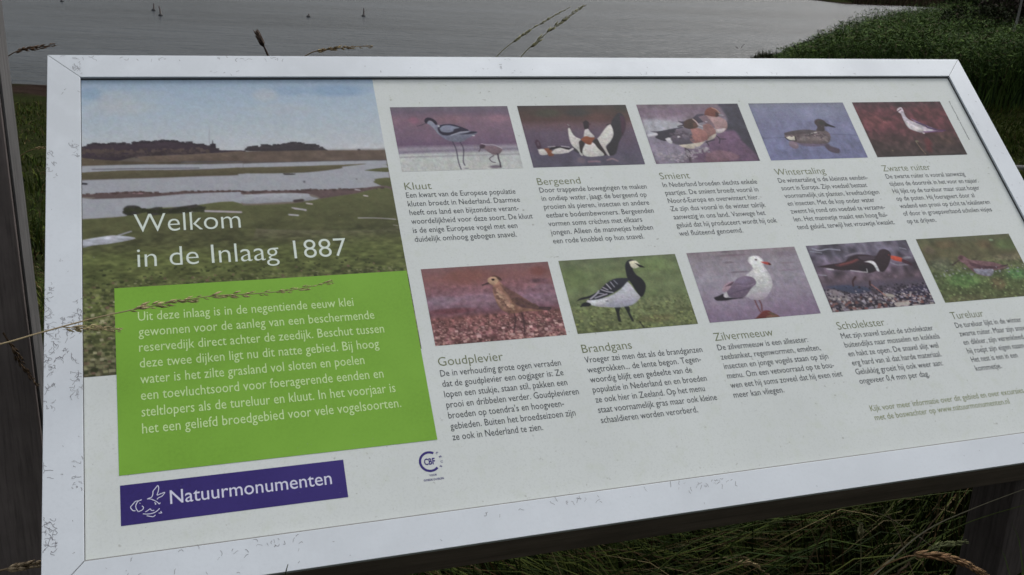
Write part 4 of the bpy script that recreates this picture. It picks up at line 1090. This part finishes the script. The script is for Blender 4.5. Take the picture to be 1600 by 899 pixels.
text_mesh('title_text', [('Welkom', 87.5, 249.8, 111.5, 35)], M_white, Z2, panel, 'upper line of the large white title', offset=-0.008, res=5)
text_mesh('title_text', [('in de Inlaag 1887', 89.5, 293.8, 222.5, 35)], M_white, Z2, panel, 'lower line of the large white title', offset=-0.008, res=5)
G = ['Uit deze inlaag is in de negentiende eeuw klei', 'gewonnen voor de aanleg van een beschermende', 'reservedijk direct achter de zeedijk. Beschut tussen', 'deze twee dijken ligt nu dit natte gebied. Bij hoog',
     'water is het zilte grasland vol sloten en poelen', 'een toevluchtsoord voor foeragerende eenden en', 'steltlopers als de tureluur en kluut. In het voorjaar is', 'het een geliefd broedgebied voor vele vogelsoorten.']
GW = [222.3, 242.8, 251, 242.9, 224.5, 242.4, 252.6, 255.8]
text_mesh('green_block_text', [(s, 88, 358.6 + 17.8 * k, wd, 15.6) for k, (s, wd) in enumerate(zip(G, GW))], M_pale, Z3, panel, 'pale text on the green block', offset=0.0)
text_mesh('footer_text', [('Kijk voor meer informatie over dit gebied en over excursies', 899.5, 549.8, 228, 11.0), ('met de boswachter op www.natuurmonumenten.nl', 900.5, 561.6, 198.5, 11.0)], M_foot, Z1, panel, 'pale olive lines at the lower right of the print', offset=0.0)
text_mesh('brand_text', [('Natuurmonumenten', 110.5, 557.2, 152, 19.5)], M_lilac, Z2, panel, 'bold pale lettering on the purple block', offset=0.002, res=4)

def ribbon(pts, wd, z, closed=False, per=6):
    P = spline(pts, per); P = P * mm; T = np.gradient(P, axis=0); T /= np.linalg.norm(T, axis=1)[:, None] + 1e-12
    N_ = np.stack([-T[:, 1], T[:, 0]], 1) * wd * mm / 2; A, B = P + N_, P - N_; n = len(P)
    V = np.zeros((2 * n, 3)); V[0::2, :2] = A; V[1::2, :2] = B; V[:, 2] = z; V[:, 1] *= 1
    i = np.arange(n - 1) * 2; return V, np.stack([i, i + 1, i + 3, i + 2], 1)
# outline emblem on the purple block (coordinates in mm: x right, y down)
def em(px, py): return (66.5 + (px - 30) * 0.0589 + (py - 195) * 0.0, -(533.3 + (py - 195 + (px - 30) * 0.112) * 0.0625))
EM = [[(445, 405), (500, 380), (520, 330), (525, 290), (560, 245), (600, 200), (612, 245), (600, 300), (585, 350), (640, 330), (700, 310), (660, 365), (600, 395), (580, 420)],
      [(430, 410), (480, 410), (540, 435), (585, 465), (610, 490), (625, 470)], [(350, 420), (300, 440), (265, 490), (258, 540), (280, 590), (300, 605)], [(290, 435), (250, 450), (215, 490), (180, 535), (210, 585), (250, 592)],
      [(325, 480), (318, 470)], [(300, 605), (350, 580), (372, 545), (350, 515)], [(540, 465), (560, 490), (545, 500)], [(395, 612), (435, 590), (470, 565), (490, 590), (530, 588)],
      [(360, 640), (430, 645), (510, 632), (570, 600), (612, 560)], [(415, 670), (470, 682), (515, 685), (545, 660)], [(595, 632), (640, 630), (625, 605)]]
V, F = join([ribbon([em(a, b) for a, b in s], 0.75, Z2) for s in EM]); link('bird_emblem', np_mesh('bird_emblem', V, F), M_lilac, panel, label='thin line emblem of flying bird and shell on the purple block')
# round quality mark
cx, cy, rr = 363.4, -546.2, 10.0
arc = [(cx + rr * math.cos(R(a)), cy + rr * math.sin(R(a))) for a in range(58, 316, 8)]
parts = [ribbon(arc, 2.5, Z1, per=2)]
def small(s, x, y, wd, sz, rot=0.0, off=0.02):
    V, F = text_arrays(s, 2, off); V = V.copy(); x0, x1 = V[:, 0].min(), V[:, 0].max(); V[:, 0] = (V[:, 0] - (x0 + x1) / 2) * wd / (x1 - x0); V[:, 1] = V[:, 1] * sz
    c, s_ = math.cos(rot), math.sin(rot); Q = np.stack([V[:, 0] * c - V[:, 1] * s_ + x, V[:, 0] * s_ + V[:, 1] * c + y, np.zeros(len(V))], 1) * mm; Q[:, 2] = Z1; return Q, F
qs = [small('CBF', cx - 0.2, cy - 3.2, 11.6, 9.6, 0, 0.03)]
for ch, a in zip('KEUR', (42, 18, -7, -32)): qs.append(small(ch, cx + 11.2 * math.cos(R(a)), cy + 11.2 * math.sin(R(a)), 2.0, 3.6, R(a - 90), 0.02))
qs += [small('VOOR', cx + 1.0, cy - 15.6, 8, 2.9), small('GOEDE DOELEN', cx + 1.0, cy - 20.2, 21, 2.9)]
V, F = parts[0]; F = np.concatenate([F[:, [0, 1, 2]], F[:, [0, 2, 3]]]); V, F = join([(V, F)] + qs)
link('quality_mark', np_mesh('quality_mark', V, F), M_logo, panel, label='round violet CBF KEUR mark')
# tiny upright credit line at the right margin
r = np.random.default_rng(3); q = []; y = -79.5
while y > -152:
    L = r.uniform(0.7, 1.5); q.append((y, y - L)); y -= L + (0.45 if r.random() > 0.14 else 1.6)
V = []; F = []
for a, b in q:
    k = len(V); x0 = 1245.2 + r.uniform(-0.1, 0.3); x1 = x0 + r.uniform(0.9, 1.5); V += [(x0 * mm, a * mm, Z1), (x0 * mm, b * mm, Z1), (x1 * mm, b * mm, Z1), (x1 * mm, a * mm, Z1)]; F.append((k, k + 1, k + 2, k + 3))
link('credit_line', np_mesh('credit_line', V, F), M_text, panel)

# scratches and lichen threads on the frame (board plane, mm, y down)
def squiggles(rects, seed, name, z, parent, wd=(0.22, 0.5)):
    r = np.random.default_rng(seed); parts = []
    for x0, y0, x1, y1, n, ln in rects:
        for _ in range(n):
            x, y = r.uniform(x0, x1), r.uniform(y0, y1); a = r.uniform(0, 6.28); pts = [(x, -y)]; L = ln * r.uniform(0.4, 1.2)
            for s in range(3): a += r.normal(0, 0.8); x += math.cos(a) * L / 3; y += math.sin(a) * L / 3; x = min(max(x, x0 - 1), x1 + 1); pts.append((x, -y))
            parts.append(ribbon(pts, r.uniform(*wd), z, per=3))
    V, F = join(parts); return link(name, np_mesh(name, V, F), M_scr, parent, kind='stuff')
L = rails['left']
squiggles([(1, 308, 8, 350, 26, 7), (1, 352, 10, 448, 60, 7), (26, 330, 34, 360, 16, 6), (18, 345, 34, 375, 24, 7), (10, 350, 20, 400, 20, 7), (24, 395, 34, 440, 26, 7), (1, 558, 12, 590, 34, 7), (12, 378, 22, 400, 6, 6), (3, 48, 34, 60, 3, 5), (24, 128, 33, 150, 14, 6), (2, 140, 12, 178, 16, 6), (12, 282, 16, 284, 3, 3), (26, 500, 34, 540, 14, 4), (2, 478, 34, 600, 6, 2.5), (2, 190, 34, 300, 2, 2.5), (2, 505, 32, 520, 6, 10)], 5, 'scratch_marks', 0.00012, L)
squiggles([(12, 2, 60, 6, 6, 7), (60, 3, 300, 6, 14, 6), (28, 14, 36, 30, 14, 6), (190, 3, 230, 9, 6, 7), (40, 4, 1240, 31, 14, 2.5), (560, 26, 1100, 31, 16, 4), (180, 25, 220, 31, 5, 5), (520, 4, 600, 30, 8, 4)], 6, 'scratch_marks', 0.00012, rails['top'])
squiggles([(40, 606, 1240, 633, 18, 2.5), (150, 605, 210, 612, 12, 6), (400, 606, 700, 612, 20, 6), (480, 604, 520, 610, 8, 6), (620, 604, 700, 615, 12, 6), (60, 604, 250, 634, 16, 5)], 7, 'scratch_marks', 0.00012, rails['bottom'], (0.2, 0.5))
squiggles([(1270, 40, 1297, 500, 22, 4)], 8, 'scratch_marks', 0.00012, rails['right'], (0.2, 0.45))
# insect specks and dirt on the printed face
r = np.random.default_rng(21); parts = []
for _ in range(210):
    x = r.uniform(380, 1262) if r.random() < 0.8 else r.uniform(37, 380); y = r.uniform(500, 600) if r.random() < 0.42 else r.uniform(36, 600); a = r.uniform(0, 6.28); l = r.uniform(0.3, 1.2)
    parts.append(ribbon([(x, -y), (x + math.cos(a) * l * 0.5, -y + math.sin(a) * l * 0.5), (x + math.cos(a + r.normal(0, .5)) * l, -y + math.sin(a) * l)], r.uniform(0.15, 0.4), PZ + 0.0005, per=2))
V, F = join(parts); link('dirt_specks', np_mesh('dirt_specks', V, F), mat('dirt specks', (0.26, 0.26, 0.23), 0.8), panel, kind='stuff')

# ---------------------------------------------------------------- timber post at the left
P1 = Vector((-0.646, 1.25, 0)); post = empty('timber_post', P1, YAW, label='tall dark timber post with a lit grey side, left of the board', cat='post')
bm = bmesh.new(); box_bm(bm, -0.20, 0.0, 0, 0.088, -0.4, 2.1); me = bm_mesh('post_shaft', bm, 0.004)
link('post_shaft', me, M_wood, post)
link('lit_side_face', box('lit_side_face', 0.0005, 0.0035, 0.006, 0.082, 0.3, 2.096, 0.0008), M_grey, post)  # lit look of this side is worked into its own grey

# ---------------------------------------------------------------- single grass stems and seed heads
def stem_thing(name, pts3, label, width=0.0016, head=None, cols=((0.20, 0.15, 0.08), (0.30, 0.25, 0.13)), hs=0.007, n=60, seed=1, branches=(), cat='grass stem', root_down=True, spread=1.0):
    """pts3: world points from root to tip; head = fraction along the curve where the seed head starts"""
    r = np.random.default_rng(seed); P = np.array([tuple(p) for p in pts3])
    if root_down:
        a = P[0].copy(); d = P[0] - P[1]; d /= np.linalg.norm(d); b = a.copy(); b[:2] += d[:2] * 0.25; b[2] = float(ground(b[0], b[1])) - 0.02
        c = a + d * 0.22; u = np.linspace(0, 1, 10)[:-1, None]; root_curve = b * (1 - u) ** 2 + 2 * c * u * (1 - u) + a * u * u
        C = np.vstack([root_curve, spline(P, 12)])
    else: C = spline(P, 12)
    C = C; o0 = C[0].copy(); C = C - o0; m = len(C)
    root = empty(name, o0, label=label, cat=cat, kind='thing', group='wild grass stems around the board')
    V, F = tube(C, np.linspace(width, width * 0.35, m), 5); me = np_mesh('stem', V, F, True); set_colors(me, np.tile(np.array(cols[0]), (len(V), 1))); link('stem', me, M_straw, root)
    heads = []
    if head is not None: heads.append((C[9:] if root_down else C, head, 1.0))
    for pts, hd in branches:
        B = spline(np.array([tuple(q) for q in pts]), 10) - o0; V, F = tube(B, np.linspace(width * 0.6, width * 0.25, len(B)), 4); me = np_mesh('side_stem', V, F, True)
        set_colors(me, np.tile(np.array(cols[0]), (len(V), 1))); link('side_stem', me, M_straw, root); heads.append((B, hd, 0.8))
    for B, hd, sc in heads:
        parts = []; cc = []; s0 = int(hd * (len(B) - 1))
        L_ = np.concatenate([[0], np.cumsum(np.linalg.norm(np.diff(B[s0:], axis=0), axis=1))])
        for k in range(int(n * sc)):
            t = r.random() ** 0.9; q = np.array([np.interp(t * L_[-1], L_, B[s0:, c]) for c in range(3)]); q2 = np.array([np.interp(min(t + 0.03, 1) * L_[-1], L_, B[s0:, c]) for c in range(3)])
            T = q2 - q; T = T / (np.linalg.norm(T) + 1e-9) if np.linalg.norm(T) > 1e-9 else np.array([0, 0, 1.0])
            side = r.normal(0, 1, 3); side -= T * (side @ T); side /= np.linalg.norm(side); l = hs * (0.7 + 0.7 * r.random()) * (1.1 - 0.6 * t) * sc
            d = T * 1.0 + side * 0.30 * spread; d /= np.linalg.norm(d); w2 = np.cross(d, side); w2 /= np.linalg.norm(w2); w3 = np.cross(d, w2)
            b0 = q + side * 0.0012 * spread; mid = b0 + d * l * 0.45; wd = l * 0.12
            parts.append((np.array([b0, mid + w2 * wd, mid + w3 * wd, mid - w2 * wd, mid - w3 * wd, b0 + d * l]), np.array([(0, 1, 2), (0, 2, 3), (0, 3, 4), (0, 4, 1), (5, 2, 1), (5, 3, 2), (5, 4, 3), (5, 1, 4)])))
            f = (0.6 + 0.8 * r.random()) * (np.array(cols[1]) if r.random() > 0.4 else np.array(cols[0])); cc.append(np.tile(f, (6, 1)))
        V, F = join(parts); me = np_mesh('seed_head', V, F, True); set_colors(me, np.concatenate(cc)); link('seed_head', me, M_straw, root)
    return root
A = at
BROWN = ((0.17, 0.12, 0.06), (0.32, 0.25, 0.13)); PALE = ((0.24, 0.23, 0.12), (0.32, 0.31, 0.18)); DRY = ((0.10, 0.06, 0.035), (0.16, 0.10, 0.06)); GRN = ((0.075, 0.10, 0.022), (0.14, 0.17, 0.06)); ORG = ((0.12, 0.065, 0.03), (0.24, 0.145, 0.07))
def over(px, py, lift):
    """point where the sight line meets the board's plane, lifted off its face"""
    d = RIGHT * (px - 800) + UP * (449.5 - py) - BACK * 1562; t = ((BO + BN * lift - EYE) @ BN) / (d @ BN) if False else (BO + BN * lift - EYE).dot(BN) / d.dot(BN); return EYE + d * t
stem_thing('wild_grass', [over(-70, 551, .05), over(0, 538, .045), over(60, 521, .04), over(125, 503, .036), over(180, 490, .034), over(250, 476, .032), over(330, 463, .030), over(400, 459, .030), over(465, 452, .030), over(520, 440, .030)], 'long arching grass stem whose seed head lies across the green block', 0.0010, 0.48, ((0.34, 0.27, 0.16), (0.38, 0.31, 0.17)), 0.0095, 85, 2,
           [([over(95, 511, .037), over(125, 513, .036), over(150, 512, .035), over(188, 516, .034)], 0.08)], root_down=True)
stem_thing('wild_grass', [A(-30, 108, 1.5), A(5, 92, 1.5), A(28, 80, 1.5), A(55, 75, 1.5), A(86, 70, 1.5)], 'brown seed head against the water at the upper left, above the post', 0.0012, 0.45, DRY, 0.009, 60, 3)
stem_thing('wild_grass', [A(440, 140, 1.6), A(420, 90, 1.6), A(412, 72, 1.6), A(402, 52, 1.6)], 'short thick dark seed head poking above the top rail', 0.0028, 0.62, ((0.05, 0.035, 0.028), (0.09, 0.065, 0.05)), 0.012, 110, 4)
stem_thing('wild_grass', [A(430, 130, 1.6), A(480, 86, 1.6), A(520, 77, 1.6), A(560, 73, 1.6), A(583, 73, 1.6)], 'pale drooping seed head just above the top rail, beside the dark one', 0.0012, 0.35, BROWN, 0.009, 60, 5)
stem_thing('wild_grass', [A(730, 150, 1.7), A(775, 90, 1.7), A(810, 60, 1.7), A(850, 34, 1.7), A(890, 12, 1.7)], 'left one of two yellow grass heads leaning right over the water', 0.0010, 0.4, PALE, 0.008, 60, 6, spread=0.6)
stem_thing('wild_grass', [A(770, 150, 1.7), A(815, 88, 1.7), A(845, 60, 1.7), A(872, 38, 1.7), A(912, 8, 1.7)], 'right one of two yellow grass heads leaning right over the water', 0.0011, 0.35, PALE, 0.011, 65, 7, spread=0.9)
stem_thing('wild_grass', [A(-50, 905, .95), A(0, 892, .95), A(20, 887, .95), A(42, 884, .95), A(63, 881, .95)], 'beige seed head in the lower left corner, beside the frame', 0.0016, 0.3, ((0.2, 0.15, 0.09), (0.36, 0.28, 0.18)), 0.014, 70, 8)
stem_thing('wild_grass', [A(5, 520, 1.1), A(22, 548, 1.1), A(38, 575, 1.1), A(58, 602, 1.1)], 'rusty drooping grass plume in front of the timber post', 0.0012, 0.15, ((0.06, 0.038, 0.02), (0.08, 0.05, 0.026)), 0.010, 45, 9, root_down=False)
stem_thing('wild_grass', [A(1130, 830, 1.2), A(1200, 817, 1.22), A(1300, 797, 1.25), A(1430, 777, 1.28), A(1530, 766, 1.3), A(1640, 762, 1.32)], 'uppermost long green stem under the lower rail at right', 0.0011, None, GRN)
stem_thing('wild_grass', [A(1360, 905, 1.05), A(1440, 834, 1.08), A(1520, 795, 1.1), A(1640, 750, 1.12)], 'pale straight stem rising to the right edge below the board', 0.0011, None, ((0.24, 0.22, 0.15), (0.3, 0.3, 0.2)))
stem_thing('wild_grass', [A(1370, 890, 1.1), A(1440, 853, 1.12), A(1520, 814, 1.14), A(1640, 778, 1.16)], 'lower green stem crossing the timber leg', 0.0011, None, GRN)
stem_thing('wild_grass', [A(1520, 905, 1.25), A(1440, 842, 1.25), A(1390, 810, 1.25), A(1360, 798, 1.27)], 'thin dry stem slanting down right behind the green ones', 0.0008, None, ((0.12, 0.10, 0.07), (0.2, 0.2, 0.1)))
stem_thing('wild_grass', [A(1400, 885, 1.0), A(1440, 866, 1.0), A(1470, 853, 1.0), A(1508, 847, 1.0)], 'short fat green seed head in front of the timber leg', 0.0016, 0.42, ((0.08, 0.09, 0.035), (0.14, 0.155, 0.07)), 0.008, 90, 10)
stem_thing('wild_grass', [A(1350, 905, .95), A(1390, 880, .95), A(1430, 868, .95), A(1480, 872, .95), A(1515, 885, .95), A(1550, 905, .95)], 'orange brown arching plume in the lower right corner', 0.0008, 0.35, ORG, 0.012, 150, 12)
stem_thing('wild_grass', [A(1090, 905, 1.3), A(1130, 893, 1.3), A(1170, 880, 1.3), A(1200, 899, 1.3)], 'pale bent seed head low under the middle of the board', 0.0012, 0.5, BROWN, 0.010, 40, 13)
stem_thing('wild_grass', [A(1345, 870, 1.25), A(1345, 842, 1.25), A(1345, 820, 1.25)], 'short whitish seed head standing upright in the dark grass', 0.0010, 0.55, ((0.16, 0.15, 0.08), (0.3, 0.28, 0.16)), 0.009, 36, 14)
stem_thing('wild_grass', [A(440, 930, .78), A(446, 897, .775), A(450, 882, .77)], 'green blade tip poking over the lower rail at left', 0.0011, None, ((0.05, 0.07, 0.03), (0.1, 0.1, 0.05)), cat='grass blade')
stem_thing('wild_grass', [A(30, 245, 1.75), A(45, 236, 1.75), A(62, 232, 1.75), A(74, 230, 1.75)], 'thin beige stem between the post and the frame', 0.0009, 0.5, BROWN, 0.006, 24, 15)
# blades leaning in the gap under the lower rail
GAP = [(1100, 905, 1210, 790, 1.3, 0), (1060, 905, 1180, 830, 1.25, 2), (880, 905, 842, 845, 1.1, 1), (640, 905, 700, 880, 0.98, 0), (700, 880, 770, 905, 0.98, 0), (940, 905, 1150, 815, 1.3, 0), (1250, 905, 1320, 780, 1.35, 2), (1430, 905, 1372, 780, 1.35, 3), (1420, 880, 1470, 800, 1.4, 3), (1580, 905, 1550, 850, 1.1, 0), (1600, 905, 1580, 815, 1.1, 0), (1180, 905, 1290, 850, 1.2, 0)]
gc = [(0.045, 0.07, 0.018), (0.10, 0.085, 0.04), (0.07, 0.055, 0.03), (0.06, 0.045, 0.03)]
for k, (x0, y0, x1, y1, yy, c) in enumerate(GAP):
    a, b = A(x0, y0, yy), A(x1, y1, yy + 0.06); mid = (a + b) / 2 + Vector((0, 0, 0.012))
    lab = ['wide green blade curving up under the lower rail', 'dry brown blade leaning right below the middle of the board', 'bright thin blade left of the middle below the rail', 'dark blade tip at the lower edge, left part', 'bent blade falling right beside the dark tip', 'long low blade running right under the board', 'brown upright blade below the rail, right of middle', 'dry branching stalk leaning left near the timber leg', 'dry stalk leaning right, crossing the other near the leg', 'green blade in front of the timber leg', 'tall green blade at the right edge before the leg', 'green blade lying low behind the plume'][k]
    o0 = a.copy(); n0 = float(ground(a.x, a.y)); a0 = a - (b - a) * 0.5; P = spline([(a0.x, a0.y, n0), (a0.x, a0.y, (n0 + a0.z) / 2), tuple(a0), tuple(a), tuple(mid), tuple(b)], 5) - np.array(tuple(o0)); m = len(P); t = np.linspace(0, 1, m); wd = 0.0028 * (1 - t) ** 0.5 + 0.0003
    V = np.zeros((m, 2, 3)); V[:, 0] = P; V[:, 1] = P; V[:, 0, 0] -= wd * 0.6; V[:, 1, 0] += wd * 0.6; V[:, 0, 2] += wd * 0.6; V[:, 1, 2] -= wd * 0.6; V = V.reshape(-1, 3)
    i = np.arange(m - 1) * 2; me = np_mesh('grass_blade', V, np.stack([i, i + 1, i + 3, i + 2], 1), True); set_colors(me, np.tile(np.array(gc[c]), (len(V), 1)))
    o = link('grass_tuft', me, M_leaf, label=lab, cat='grass blade', group='single blades under the board'); o.location = o0
